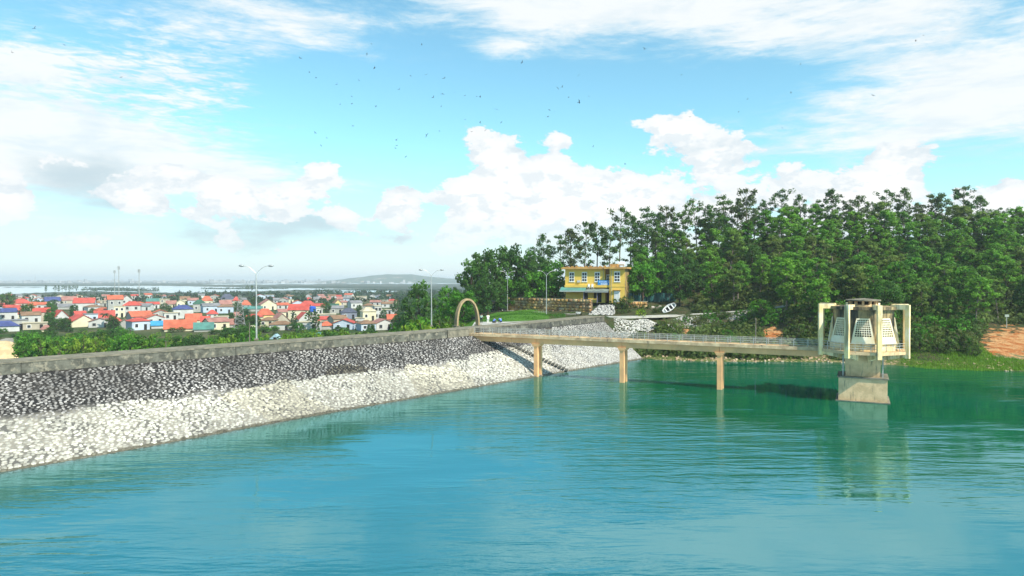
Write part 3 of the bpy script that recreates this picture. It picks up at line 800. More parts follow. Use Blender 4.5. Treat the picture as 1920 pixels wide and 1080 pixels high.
    # portal fins at the eight corners: post, top beam, and leaning inner leg
    for a in A8:
        d = Vector((math.cos(a), math.sin(a), 0)); t = Vector((-math.sin(a), math.cos(a), 0)) * .24; z = Vector((0, 0, 1))
        f = bpy.data.objects.new('fin', None); COL.objects.link(f); f.parent = root
        def bar(name, p0, p1, p2, p3, mt=CREAM):
            m = MB(); m.hexa([p0 - t, p1 - t, p1 + t, p0 + t, p3 - t, p2 - t, p2 + t, p3 + t]); m.build(name, mt, f)
        bar('post', d * 4.72 + z * 5.35, d * 5.17 + z * 5.35, d * 5.17 + z * 11.62, d * 4.72 + z * 11.62)
        bar('beam', d * 3.2 + z * 11.05, d * 4.715 + z * 11.05, d * 4.715 + z * 11.62, d * 3.3 + z * 11.62)
    # roof lantern
    m = MB(); m.prism(oct_(1.75), ZTOP + .03, ZTOP + .2); m.build('lantern_kerb', CONC, root)
    for k in range(12):
        a = 2 * math.pi * k / 12; m = MB(); m.box((1.52 * math.cos(a), 1.52 * math.sin(a), ZTOP + .42), (.26, .26, .44), a); m.build('lantern_post', CONC, root)
    m = MB(); m.prism([(1.15 * math.cos(2 * math.pi * k / 12), 1.15 * math.sin(2 * math.pi * k / 12)) for k in range(12)], ZTOP + .2, ZTOP + .64); m.build('lantern_core', DARK, root)
    m = MB(); pl = [(math.cos(2 * math.pi * k / 24), math.sin(2 * math.pi * k / 24)) for k in range(24)]
    m.prism([(1.95 * a, 1.95 * b) for a, b in pl], ZTOP + .645, ZTOP + .80); 
    m.add([(1.9 * a, 1.9 * b, ZTOP + .80) for a, b in pl] + [(0, 0, ZTOP + .98)], [(i, (i + 1) % 24, 24) for i in range(24)]); m.build('lantern_roof', COPE, root)
    # deck railing between fins
    for k in range(8):
        a0, a1 = A8[k], A8[(k + 1) % 8]; p0 = Vector((4.85 * math.cos(a0), 4.85 * math.sin(a0), 0)); p1 = Vector((4.85 * math.cos(a1), 4.85 * math.sin(a1), 0))
        e = (p1 - p0).normalized() * .25
        if k == 7: continue
        for zz in (.95, .66, .38):
            m = MB(); m.tube([p0 + e + Vector((0, 0, 6.15 + zz)), p1 - e + Vector((0, 0, 6.15 + zz))], .03, 5); m.build('rail', GALV, root)
        for q in (.25, .5, .75):
            p = p0.lerp(p1, q); m = MB(); m.box((p.x, p.y, 6.63), (.06, .06, .95)); m.build('rail_post', GALV, root)
tower()

# stairs down the dam face
def stairs():
    a = Vector((-2.6, 110.3, 5.0)); b = at(1066, 697, 0.0); b.z = 0.05
    root = empty('staircase', a, 'dark worn concrete steps descending the white stone slope below the footbridge', 'steps')
    d = (b - a); n_ = 22; rz = math.atan2(d.y, d.x)
    m = MB(); m.box((0, 0, 0), (.42, 1.15, .2), rz); me = m.mesh('step', STEPM)
    for i in range(n_):
        p = a + d * ((i + .5) / n_); o = obj('step', me, root); o.location = p - a + Vector((0, 0, .20))
stairs()

# ------------------------------------------------------------------ arch
def arch():
    p, d = crest_at(L_BR - 2.0, 3.4, ZT)
    c = at(876, 611, ZT)
    rz = R(40)
    root = empty('memorial_arch', c, 'tall tan concrete parabolic arch on the dam crest beside the footbridge', 'arch', rz=rz)
    n_ = 28; W = 2.35; H = 4.55; vs = []; fs = []
    for i in range(n_ + 1):
        t = -1 + 2 * i / n_; ang = t * math.pi / 2
        x = W * math.sin(ang) if True else 0; zz = H * math.cos(ang) ** 0.85
        th = 0.24 + .10 * abs(t); ix = x * (1 - th / W * .98); iz = max(0, zz * (1 - 0.30 / H)) if abs(t) < .97 else 0
        dp = .25 + .14 * abs(t)
        vs += [(x, -dp, zz), (x, dp, zz), (ix, dp, iz), (ix, -dp, iz)]
    for i in range(n_):
        for k in range(4): fs.append((i * 4 + k, i * 4 + (k + 1) % 4, (i + 1) * 4 + (k + 1) % 4, (i + 1) * 4 + k))
    fs += [(0, 1, 2, 3), (n_ * 4 + 3, n_ * 4 + 2, n_ * 4 + 1, n_ * 4)]
    m = MB(); m.add(vs, fs); m.build('arch_rib', mat('tan_arch_concrete', (0.40, 0.29, 0.16), (0.28, 0.21, 0.12), 1, .9, (0.2, 0.15, 0.09), 1.5, (.55, .75)), root)
    for sx in (-1, 1):
        m = MB(); m.box((sx * W * .96, 0, .06), (.8, 1.2, .14)); m.build('foot', COPE, root)
arch()

# ------------------------------------------------------------------ lamps
def lamp(loc, label, h, rz, src=None):
    root = empty('street_lamp', loc, label, 'street lamp', 'double headed street lamps along the dam road', rz=rz)
    m = MB(); m.tube([(0, 0, 0), (0, 0, h - 1.1)], [.12, .065], 8); m.build('pole', POLE, root)
    m = MB(); m.box((0, 0, .12), (.45, .45, .24)); m.build('base', COPE, root)
    for sx in (-1, 1):
        pts = [(0, 0, h - 1.15)] + [(sx * (0.08 + 1.45 * t), 0, h - 1.1 + 1.0 * math.sin(t * math.pi / 2) ** .8) for t in (.15, .3, .45, .6, .8, 1)]
        m = MB(); m.tube(pts, .045, 6); a = m.build('arm', POLE, root)
        m = MB(); vs = []; x0 = sx * 1.48
        prof = [(0, .06, .05), (.12, .15, .12), (.35, .19, .15), (.58, .15, .10), (.68, .04, .03)]
        for q, ry, rzz in prof:
            for k in range(8):
                t = 2 * math.pi * k / 8; vs.append((x0 + sx * q, ry * math.cos(t), h - .1 + .02 * q + rzz * math.sin(t)))
        fs = [(i * 8 + k, i * 8 + (k + 1) % 8, (i + 1) * 8 + (k + 1) % 8, (i + 1) * 8 + k) for i in range(4) for k in range(8)] + [tuple(range(8)), tuple(range(32, 40))]
        m.add(vs, fs); m.build('lamp_head', LHEAD, root, True)
LAMPS = [(481, 638, ZT - .1, 497, 'street lamp rising behind the parapet in front of the red roofed village'),
         (809, 612, ZT - .4, 505, 'street lamp just left of the tan arch against the far hill'),
         (951.5, 583, 6.3, 508, 'street lamp in front of the dark broadleaf trees near the parked dark car'),
         (1024.5, 592.5, 6.5, 507, 'street lamp before the ochre stone wall left of the yellow house')]
for px, py, z, ty, lb in LAMPS:
    p = at(px, py, z); top = CAMZ + (524 - ty) * p.y / 1280
    lamp(p, lb, top - z, {481: R(8), 809: R(10), 951.5: R(14), 1024.5: R(16)}[px])

# ------------------------------------------------------------------ road
def ribbon(name, pts, w, m, dz=0.05, kind='structure'):
    L, Rr = [], []; P2 = smooth_poly([Vector(p) for p in pts], 6)
    for i, p in enumerate(P2):
        d = (P2[min(i + 1, len(P2) - 1)] - P2[max(i - 1, 0)]); d.z = 0; d.normalize(); q = Vector((-d.y, d.x, 0)) * w / 2
        for side, arr in ((q, L), (-q, Rr)):
            c = p + side; arr.append(Vector((c.x, c.y, p.z + dz)))
    k = len(P2); vs = L + Rr + [v - Vector((0, 0, .4)) for v in L] + [v - Vector((0, 0, .4)) for v in Rr]
    fs = [(i, i + 1, k + i + 1, k + i) for i in range(k - 1)] + [(k + i, k + i + 1, 3 * k + i + 1, 3 * k + i) for i in range(k - 1)] + [(i + 1, i, 2 * k + i, 2 * k + i + 1) for i in range(k - 1)]
    mb = MB(); mb.add(vs, fs); return tag(mb.build(name, m), kind=kind)
ribbon('road', ROAD, 2.8, ROADM, 0.05)

# ------------------------------------------------------------------ trees
def leaf_cloud(centers, radii, counts, size, seed, flat=0.6, tones=None, elong=1.5):
    r = np.random.default_rng(seed); VV = []; CC = []
    for ci, (c, rad, k) in enumerate(zip(centers, radii, counts)):
        d = r.normal(size=(k, 3)); d /= np.linalg.norm(d, axis=1)[:, None]
        q = r.random(k) ** 0.45; p = d * q[:, None] * rad * np.array([1, 1, flat]) + c
        nr = d + r.normal(size=(k, 3)) * 0.55 + np.array([0, 0, .25]); nr /= np.linalg.norm(nr, axis=1)[:, None]
        a = np.cross(nr, r.normal(size=(k, 3))); a /= np.linalg.norm(a, axis=1)[:, None] + 1e-9; b = np.cross(nr, a)
        s = size * (0.6 + .8 * r.random((k, 1)))
        quad = np.stack([p - a * s * elong * .5, p - b * s * .45, p + a * s * elong * .5, p + b * s * .45], 1); VV.append(quad.reshape(-1, 3))
        tone = (tones[ci] if tones is not None else 0.58 + 0.95 * r.random()) * (0.85 + .3 * r.random(k))
        CC.append(np.repeat(np.stack([tone * (1 + .15 * (r.random() - .5)), tone, tone * .95], 1), 4, 0))
    V = np.concatenate(VV); C = np.concatenate(CC); F = np.arange(len(V)).reshape(-1, 4)
    return V, F, C


def pine_proto(seed, m, H=13.0, crown0=0.42, spread=2.9, nclump=30, leaf=0.34, dens=52):
    r = random.Random(seed); lean = Vector((r.uniform(-.8, .8), r.uniform(-.5, .5), 0)); wob = r.uniform(0, 6)
    tp = lambda t: Vector((lean.x * t * t + .22 * math.sin(wob + 4 * t), lean.y * t * t + .2 * math.cos(wob + 3.3 * t), H * t))
    tb = MB(); ts = [0, .12, .25, .4, .55, .7, .85, .97]; tb.tube([tp(t) for t in ts], [.24, .19, .17, .14, .115, .085, .055, .025], 6)
    cs, rs, ks = [], [], []
    for i in range(nclump):
        t = crown0 + (1 - crown0) * ((i + r.random()) / nclump) ** .9; a = i * 2.4 + r.uniform(-.6, .6)
        prof = math.sin(min(1, max(0, (t - crown0) / (1 - crown0)) * .82 + .12) * math.pi) ** .7
        rad = spread * prof * r.uniform(.35, 1.1) ; b = tp(max(t - .08, crown0 - .05)); c = tp(t) + Vector((math.cos(a) * rad, math.sin(a) * rad, r.uniform(-.2, .5)))
        if t > .96: c = tp(.99)
        tb.tube([b, b.lerp(c, .5) + Vector((0, 0, -.1)), c], [.06, .04, .015], 4, False)
        for q in range(r.choice([1, 2, 2, 3])):
            cc = c + Vector((r.uniform(-.6, .6), r.uniform(-.6, .6), r.uniform(-.15, .4))) * (1 if q else 0)
            cs.append(np.array(cc)); rr = r.uniform(.55, 1.0); rs.append(rr); ks.append(int(dens * rr))
    V, F, C = leaf_cloud(cs, rs, ks, leaf, seed, .72)
    return tb.mesh('trunk', BARKP if seed % 2 else BARK), npmesh('crown', V, F, m, cols=C, k=4)


def broad_proto(seed, m, H=9.0, spread=3.6, trunk=.22, n_=46, leaf=.36, dens=60, low=.25, bark=None):
    r = random.Random(seed); tb = MB(); tb.tube([(0, 0, 0), (.1, .05, H * .2), (r.uniform(-.3, .3), .1, H * .5), (r.uniform(-.4, .4), 0, H * .8)], [trunk, trunk * .8, trunk * .5, trunk * .2], 6)
    cs, rs, ks = [], [], []
    for i in range(n_):
        v = (i + .5) / n_; zz = low + (1 - low) * v; prof = math.sin(math.pi * (0.16 + .78 * v)) ** .55
        a = i * 2.4 + r.uniform(-.5, .5); rad = spread * prof * math.sqrt(r.uniform(.15, 1)); c = Vector((math.cos(a) * rad, math.sin(a) * rad, H * zz * r.uniform(.9, 1.03)))
        if i % 3 == 0: tb.tube([(0, 0, H * zz * .55), c * .6 + Vector((0, 0, H * zz * .35)), c], [.07, .05, .015], 4, False)
        rr = r.uniform(.6, 1.25) * spread / 3.6; cs.append(np.array(c)); rs.append(rr); ks.append(int(dens * rr ** 1.5) + 4)
    V, F, C = leaf_cloud(cs, rs, ks, leaf, seed, .75, elong=1.2)
    return tb.mesh('trunk', bark or BARK), npmesh('crown', V, F, m, cols=C, k=4)


def palm_proto(seed):
    r = random.Random(seed); tb = MB(); H = 7.0; tb.tube([(0, 0, 0), (.15, 0, 2), (.35, 0, 4.5), (.5, 0, H)], [.2, .15, .13, .12], 6)
    V = []; F = []
    for i in range(16):
        a = i * 2.4; dn = r.uniform(.2, 1.1); pv = None
        for k in range(7):
            t = k / 6; rr = 2.9 * t; z = H + 1.1 * math.sin(t * 2.2) * (1.2 - dn) - dn * 1.6 * t * t; p = Vector((.5 + math.cos(a) * rr, math.sin(a) * rr, z))
            w = .42 * math.sin(math.pi * (.1 + .85 * t)); sd_ = Vector((-math.sin(a), math.cos(a), -.5)) * w; sd2 = Vector((math.sin(a), -math.cos(a), -.5)) * w
            cur = [p + sd_, p, p + sd2]
            if pv: o = len(V); V += pv + cur; F += [(o, o + 1, o + 4, o + 3), (o + 1, o + 2, o + 5, o + 4)]
            pv = cur
    V = np.array(V); return tb.mesh('trunk', BARKP), npmesh('crown', V, np.array(F), FARL, cols=np.full((len(V), 3), 1.3), k=4)


PIN = [pine_proto(100 + i, PINE, H=13, crown0=[.30, .38, .25, .42, .34, .28][i % 6], spread=[3.0, 2.6, 3.3, 2.8, 3.4, 2.5][i % 6], nclump=36) for i in range(6)]
PSK = [pine_proto(200 + i, PINED, H=14, crown0=[.52, .60, .42, .48][i], spread=[2.2, 2.6, 1.9, 2.8][i], nclump=[22, 18, 26, 24][i], dens=34, leaf=.30) for i in range(4)]
PSK += [pine_proto(230 + i, PINED, H=14, crown0=[.36, .30][i], spread=[2.3, 3.0][i], nclump=32, dens=36, leaf=.30) for i in range(2)]
BRD = [broad_proto(300 + i, BROAD, spread=[3.6, 3.0, 4.0][i]) for i in range(3)]
BRT = [broad_proto(320 + i, BRIGHT, spread=[3.8, 3.2][i], H=7.5) for i in range(2)]
BSH = [broad_proto(340 + i, SCRUB, H=2.6, spread=1.9, trunk=.07, n_=22, leaf=.24, dens=70, low=.05) for i in range(3)]
LBS = [broad_proto(360 + i, LIME, H=3.0, spread=1.8, trunk=.07, n_=22, leaf=.24, dens=70, low=.05) for i in range(2)]
GBS = [broad_proto(380 + i, BRIGHT, H=3.0, spread=2.2, trunk=.07, n_=24, leaf=.26, dens=70, low=.05) for i in range(2)]
COLB = [broad_proto(395, BROAD, H=7, spread=1.5, trunk=.12, n_=34, leaf=.3, dens=90, low=.1)]
PALM = [palm_proto(3)]
HOF = {}
def top_of(pr):
    k = id(pr)
    if k not in HOF:
        co = np.zeros(len(pr[1].vertices) * 3, dtype=np.float32); pr[1].vertices.foreach_get('co', co); HOF[k] = float(np.percentile(co.reshape(-1, 3)[:, 2], 99.5))
    return HOF[k]


def plant(kind, pr, x, y, z, scale, label, group, cat, rz=None, sz=None, parts=True):
    o = empty(kind, (x, y, z - .15), label, cat, group, rz if rz is not None else random.uniform(0, 6.28)); o.scale = (scale, scale, sz or scale)
    obj('crown', pr[1], o); obj('trunk', pr[0], o); return o


def zone(px):
    return ('at the far right shore' if px > 1830 else 'right of the tower' if px > 1710 else 'behind the tower' if px > 1520 else 'left of the tower' if px > 1400
            else 'above the road bend' if px > 1290 else 'beside the yellow house')


# skyline pines, one by one
HT = ('flat topped', 'round topped', 'ragged topped')
SKY = [(985, 478), (1003, 462), (1020, 438), (1048, 440), (1072, 428), (1097, 414), (1120, 416), (1162, 388), (1183, 404), (1212, 388), (1233, 398), (1254, 385), (1283, 392), (1305, 372), (1330, 384), (1355, 366), (1380, 376), (1402, 352), (1430, 374), (1465, 353),
       (1500, 364), (1530, 374), (1562, 354), (1605, 366), (1632, 378), (1660, 356), (1692, 352), (1742, 364), (1766, 362), (1805, 350), (1838, 366), (1876, 388), (1908, 392), (1940, 396), (1975, 385), (1590, 374), (1715, 380), (1480, 386), (1415, 392), (1345, 398), (1200, 420), (1140, 425), (1230, 420)]
for i, (px, ty) in enumerate(SKY):
    d = random.uniform(196, 210); x, y = G(px, d); z = ground(x, y); H = CAMZ + (524 - ty) * d / 1280 - z
    pr = PSK[i % 6] if px < 1700 or i % 2 else PSK[4 + i % 2]; s = H / top_of(pr)
    sxy = max(.7, min(1.25, s))
    side = 'left of the yellow house' if px < 1060 else 'above the yellow house roof' if px < 1200 else zone(px)
    plant('pine_tree', pr, x, y, z, sxy, f'tall bare trunked skyline pine {side}, {HT[i % 3]}', f'skyline pines {side}', 'pine tree', sz=s)

# slope forest
cnt = 0
for row, d0 in enumerate([137, 144, 152, 160, 168, 176, 184, 192, 199]):
    px = 1190 + random.uniform(0, 20)
    while px < 2010:
        d = d0 + random.uniform(-4, 4); step = random.uniform(5.2, 7.8) / d * 1280; x, y = G(px, d); z = ground(x, y)
        ok = True
        if px < 1480 and d < road_xy(px)[1] + 4.5: ok = False            # road and bank in front
        if px < 1290 and d < 182: ok = False
        if px < 1330 and z < 6: ok = False
        if px > 1430 and d < 142 and px < 1520: ok = random.random() < .5
        if z < 0.9 or (px > 1835 and d < 142): ok = False
        if ok:
            k = random.random()
            if k < .80:
                pr = PIN[random.randrange(6)]; H = random.uniform(8.0, 12.0) if d < 180 else random.uniform(10, 13.5); s = H / 13; slo = 'lower' if z < 9 else 'middle' if z < 18 else 'upper'; shp = ('narrow', 'wide')[id(pr) == id(PIN[0]) or id(pr) == id(PIN[2]) or id(pr) == id(PIN[4])]
                plant('pine_tree', pr, x, y, z, s * 1.2, f'{shp} crowned green pine on the {slo} slope {zone(px)}', f'{shp} pines {slo} slope {zone(px)}', 'pine tree', sz=s)
            else:
                pr = BRD[random.randrange(3)]; s = random.uniform(.75, 1.05)
                slo = 'lower' if z < 9 else 'middle' if z < 18 else 'upper'; plant('broadleaf_tree', pr, x, y, z, s, f'rounded dark broadleaf tree on the {slo} slope {zone(px)}', f'broadleaf trees {slo} slope {zone(px)}', 'tree')
            cnt += 1
        px += step
print('forest', cnt)
# named single trees: (px, base_y_or_depth, depth, top_y, proto, half width px, kind, label)
SINGLE = [
    (882, 178, 488, BRD[1], 'dark leafy tree at the left end of the wood'), (903, 182, 470, BRD[0], 'dark dense tree above the two standing people'), (930, 186, 464, BRD[2], 'broad dark tree behind the leftmost road lamp'),
    (958, 188, 460, BRD[0], 'tall rounded dark tree directly behind the dark car'), (986, 186, 470, BRD[1], 'dark leafy tree between the two road lamps'), (1010, 190, 478, BRD[2], 'dark tree over the left end of the ochre wall'),
    (960, 184, 520, BRT[0], 'bright green spreading tree low behind the lamps'), (1035, 180, 490, BRT[1], 'bright green tree touching the left side of the yellow house'), (1002, 181, 508, BRT[0], 'light green broad tree above the ochre stone wall'),
    (1205, 173, 492, BRT[0], 'large bright green tree hiding the right end of the yellow house'), (1232, 178, 488, BRT[1], 'bright green tree over the teal fence'), (1255, 181, 475, BRD[0], 'deep green tree behind the teal fence end'),
    (1275, 171, 500, BRD[1], 'leafy tree with bare ochre trunk beside the white boat'), (868, 150, 545, BRT[0], 'flat topped green tree just behind the arch'), (893, 170, 532, BRD[0], 'dark tree seen through the arch opening'),
    (846, 168, 538, BRT[1], 'green shade tree left of the arch'), (787, 158, 529, BRD[1], 'dark solitary tree left of the second lamp post'), (935, 176, 540, BRD[1], 'dark low tree behind the parked car'), (915, 174, 520, BRD[2], 'deep green tree between the arch and the lamp')]
for px, d, ty, pr, lb in SINGLE:
    x, y = G(px, d); z = ground(x, y); H = CAMZ + (524 - ty) * d / 1280 - z; s = H / top_of(pr)
    plant('broadleaf_tree', pr, x, y, z, max(.6, min(1.35, s)), lb, 'single broadleaf trees near the dam end', 'tree', sz=s)

# bank shrubs on the lake shore
for i in range(150):
    px = random.uniform(1215, 1990); t = random.random()
    base = at(px, float(np.interp(px, [s[0] for s in SHORE], [s[1] for s in SHORE])), 0)
    k = 1 + (5 + t * 24) / base.y; x, y = base.x * k, base.y * k; z = ground(x, y)
    py = 524 + (CAMZ - z) * 1280 / y
    if px < 1420 and y > 146: continue
    if any(abs(px - a) < ra and abs(py - b) < rb for a, b, ra, rb in [(1300, 622, 26, 12), (1447, 627, 24, 16), (1905, 645, 72, 42)]): continue
    s = random.uniform(.7, 1.5) if px > 1420 else random.uniform(.4, .8)
    pr = (BSH + BSH + GBS)[random.randrange(8)]
    plant('bank_bush', pr, x, y, z, s, f'{("small", "large")[s > 1]} green shrub on the lake bank {zone(px)}', f'{("small", "large")[s > 1]} bank shrubs {zone(px)}', 'shrub')
# bushes on the terrace slope and under the road
for i in range(34):
    px = random.uniform(1158, 1262); d = random.uniform(158.5, 166); 
    if 1206 < px < 1268 and d < 163 and random.random() < .7: continue
    x, y = G(px, d); plant('verge_bush', random.choice(BSH), x, y, ground(x, y), random.uniform(.25, .5), 'tiny weedy bush on the verge between ochre wall and road', 'verge bushes below the yellow house', 'shrub')
for i in range(46):
    px = random.uniform(1285, 1440); x0, y0 = road_xy(px); k = 1 - random.uniform(3.2, 11) / y0; x, y = x0 * k, y0 * k
    plant('bank_bush', random.choice(BSH + GBS), x, y, ground(x, y), random.uniform(.35, .75), 'green bush on the stony bank below the road', 'bushes on the bank below the road', 'shrub')
# shrubs by the house and on the left bank
for px, d, sc, pr, lb in [(1155, 165, 1.0, BSH[0], 'dark round bush below the white house door'), (1175, 166, 1.1, BSH[1], 'dark bush before the short ochre wall'), (1068, 178, 1.1, BSH[2], 'dark green bush on the terrace under the teal awning'),
                         (1050, 179, 1.2, BSH[1], 'dense bush at the left corner of the yellow house'), (1200, 150, .8, LBS[0], 'yellow green bush growing in the white stone bank')]:
    x, y = G(px, d); plant('shrub', pr, x, y, ground(x, y), sc, lb, 'bushes near the yellow house', 'shrub')
for i in range(75):
    px = random.uniform(625, 872); d = random.uniform(122, 165); x, y = G(px, d); z = max(ground(x, y), -6)
    # embankment height behind crest
    py_t = float(np.interp(px, [625, 700, 760, 850, 872], [628, 604, 592, 596, 600])) + random.uniform(0, 16)
    bz = 'behind the long teal shed' if px < 690 else 'below the tall cream house' if px < 760 else 'around the second lamp post' if px < 830 else 'just left of the arch'
    H = CAMZ + (524 - py_t) * d / 1280 - z; H = max(1.2, min(H, 8.5)); pr = random.choice([LBS[0], LBS[1], GBS[0], GBS[1], BSH[0]]); s = H / top_of(pr)
    plant('shrub', pr, x, y, z, min(max(s * .8, .7), 2.0), f'light green shrub on the downstream bank {bz}', f'downstream bank shrubs {bz}', 'shrub', sz=s)

# belt of bushes and trees between dam and village
random.seed(21)
for i in range(340):
    px = random.uniform(-40, 700); py = random.uniform(614, 690); p = at(px, py, -6); x, y = p.x, p.y
    if y < 118 or (px < 34 and py > 640) or (495 < px < 532 and py > 628): continue
    up = float(np.interp(px, [0, 70, 200, 310, 400, 450, 560, 640, 700], [620, 622, 612, 621, 622, 612, 606, 608, 610]))
    if py < up: continue
    lime = vn(px, py, .02, 8) > .40 and py > 628
    ty = up + random.uniform(-4, 14) if not lime else up + random.uniform(10, 26)
    H = CAMZ + (524 - ty) * y / 1280 + 6; H = max(2.0, min(H, 8))
    if lime: pr = random.choice(LBS + [GBS[0]]); lb, gp, kd = 'yellow green bushy plant below the dam in the planted belt', 'yellow green plants below the dam', 'shrub'
    else: pr = random.choice([BRD[0], BRD[1], BRD[2], BRT[0], COLB[0], GBS[1]]); lb, gp, kd = 'dark green leafy tree in the ', 'belt trees', 'broadleaf_tree'
    bz = 'below the blue roofed houses' if px < 90 else 'below the wide pale gable' if px < 230 else 'below the longest orange roof' if px < 400 else 'around the pylon foot' if px < 500 else 'right of the first street lamp'
    ms = 'tall' if H > 5.6 else 'low'
    if ms == 'low' and kd == 'broadleaf_tree': kd = 'leafy_bush'; lb = lb.replace('leafy tree', 'leafy bush').replace('green tree', 'green bush'); gp = gp.replace('trees', 'bushes')
    lb = (f'{ms} ' + lb.split(' in the ')[0].replace(' below the dam', '') + ' ' + bz); gp = f'{ms} {gp} {bz}'
    s = H / top_of(pr); plant(kd, pr, x, y, -6, max(.55, min(s * 1.0, 1.6)), lb, gp, 'tree' if kd == 'broadleaf_tree' else 'shrub', sz=s)

# ------------------------------------------------------------------ village
ROOFC = {'red': (0.50, 0.085, 0.065), 'orange': (0.52, 0.13, 0.07), 'faded red': (0.36, 0.17, 0.14), 'blue': (0.06, 0.08, 0.22), 'teal': (0.08, 0.22, 0.19), 'bright blue': (0.05, 0.28, 0.50),
         'grey': (0.22, 0.22, 0.23), 'slate': (0.08, 0.09, 0.13), 'brown': (0.25, 0.15, 0.09), 'cream': (0.55, 0.48, 0.33), 'green': (0.04, 0.12, 0.08)}
WALLC = {'white': (0.54, 0.54, 0.52), 'grey': (0.38, 0.38, 0.35), 'cream': (0.68, 0.62, 0.44), 'beige': (0.45, 0.40, 0.31), 'pale blue': (0.48, 0.56, 0.66), 'yellow': (0.72, 0.55, 0.25), 'slate grey': (0.22, 0.24, 0.30)}
RM = {k: mat('roof_' + k.replace(' ', '_'), v, tuple(q * .7 for q in v), 0.35, 0.8, tuple(q * .45 for q in v), .6, (.58, .8)) for k, v in ROOFC.items()}
WM = {k: mat('wall_' + k.replace(' ', '_'), v, tuple(q * .82 for q in v), 0.3, 0.9, tuple(q * .5 for q in v), .5, (.6, .85), streak=True) for k, v in WALLC.items()}


def house(px, by, w, wh, rh, style, rc, wc, label, rz=0.0, win=True, asp=0.75):
    p = at(px, by, -6); D = p.y; k = D / 1280; W = w * k; H = wh * k; RH = rh * k; Dp = max(6, W * asp)
    root = empty('house', (p.x, p.y, -6), label, 'house', 'village houses beyond the dam', rz=-math.atan2(p.x, p.y) + rz)
    ov = .35
    m = MB(); x0, x1, y0, y1 = -W / 2, W / 2, 0, Dp
    if style == 'flat':
        m.box((0, Dp / 2, H / 2), (W, Dp, H)); m.build('wall', WM[wc], root)
        m = MB(); m.box((0, Dp / 2, H + .12), (W + .5, Dp + .5, .24)); m.build('roof', RM[rc], root)
    elif style == 'front':       # gable end faces the viewer
        m.add([(x0, y0, 0), (x1, y0, 0), (x1, y0, H), (0, y0, H + RH), (x0, y0, H), (x0, y1, 0), (x1, y1, 0), (x1, y1, H), (0, y1, H + RH), (x0, y1, H)],
              [(0, 1, 2, 3, 4), (9, 8, 7, 6, 5), (0, 5, 6, 1), (1, 6, 7, 2), (0, 4, 9, 5), (2, 7, 8, 3), (3, 8, 9, 4)]); m.build('wall', WM[wc], root)
        m = MB(); t = .22; e = RH / (W / 2) * ov
        for sx in (-1, 1):
            a = [(0, y0 - ov, H + RH + .02), (sx * (W / 2 + ov), y0 - ov, H - e + .02), (sx * (W / 2 + ov), y1 + ov, H - e + .02), (0, y1 + ov, H + RH + .02)]
            m.hexa(a + [(q[0], q[1], q[2] + t) for q in a])
        m.build('roof', RM[rc], root)
    elif style == 'gable':
        ym = (y0 + y1) / 2
        m.add([(x0, y0, 0), (x1, y0, 0), (x1, y1, 0), (x0, y1, 0), (x0, y0, H), (x1, y0, H), (x1, y1, H), (x0, y1, H), (x0, ym, H + RH), (x1, ym, H + RH)],
              [(0, 3, 2, 1), (0, 1, 5, 4), (2, 3, 7, 6), (1, 2, 6, 9, 5), (3, 0, 4, 8, 7), (4, 5, 9, 8), (6, 7, 8, 9)]); m.build('wall', WM[wc], root)
        m = MB(); t = .2; e = RH / (Dp / 2) * ov
        for sy, yy in ((-1, y0), (1, y1)):
            a = [(x0 - ov, ym, H + RH + .02), (x1 + ov, ym, H + RH + .02), (x1 + ov, yy + sy * ov, H - e + .02), (x0 - ov, yy + sy * ov, H - e + .02)]
            m.hexa(a + [(q[0], q[1], q[2] + t) for q in a])
        m.build('roof', RM[rc], root)
    else:
        m.box((0, Dp / 2, H / 2), (W, Dp, H)); m.build('wall', WM[wc], root)
        i = min(W, Dp) * .46; m = MB(); xa, xb = x0 - ov, x1 + ov; ya, yb = y0 - ov, y1 + ov; ym = (ya + yb) / 2
        rx = max(0.3, (xb - xa) / 2 - i)
        m.add([(xa, ya, H), (xb, ya, H), (xb, yb, H), (xa, yb, H), (xa, ya, H + .15), (xb, ya, H + .15), (xb, yb, H + .15), (xa, yb, H + .15), (-rx, ym, H + RH), (rx, ym, H + RH)],
              [(0, 3, 2, 1), (0, 1, 5, 4), (1, 2, 6, 5), (2, 3, 7, 6), (3, 0, 4, 7), (4, 5, 9, 8), (5, 6, 9), (6, 7, 8, 9), (7, 4, 8)]); m.build('roof', RM[rc], root)
    if win and w >= 13 and H > 2.2:
        st = max(1, int(round(H / 3.6))); n_ = max(2, min(4, int(W / 3.6)))
        for s in range(st):
            for c in range(n_):
                cx = x0 + W * (c + .5) / n_; cz = (s + .52) * H / st
                if s == 0 and c == n_ // 2:
                    m = MB(); m.box((cx, -.03, min(1.15, H * .4)), (1.1, .1, min(2.3, H * .8))); m.build('door', DARK, root); continue
                m = MB(); m.box((cx, -.02, cz), (1.5, .10, min(1.7, H / st * .55))); f = m.build('window', WHITE if wc != 'white' else WM['grey'], root)
                m = MB(); m.box((cx, -.075, cz), (1.15, .03, min(1.4, H / st * .43))); m.build('pane', GLASSD, f)
    return root


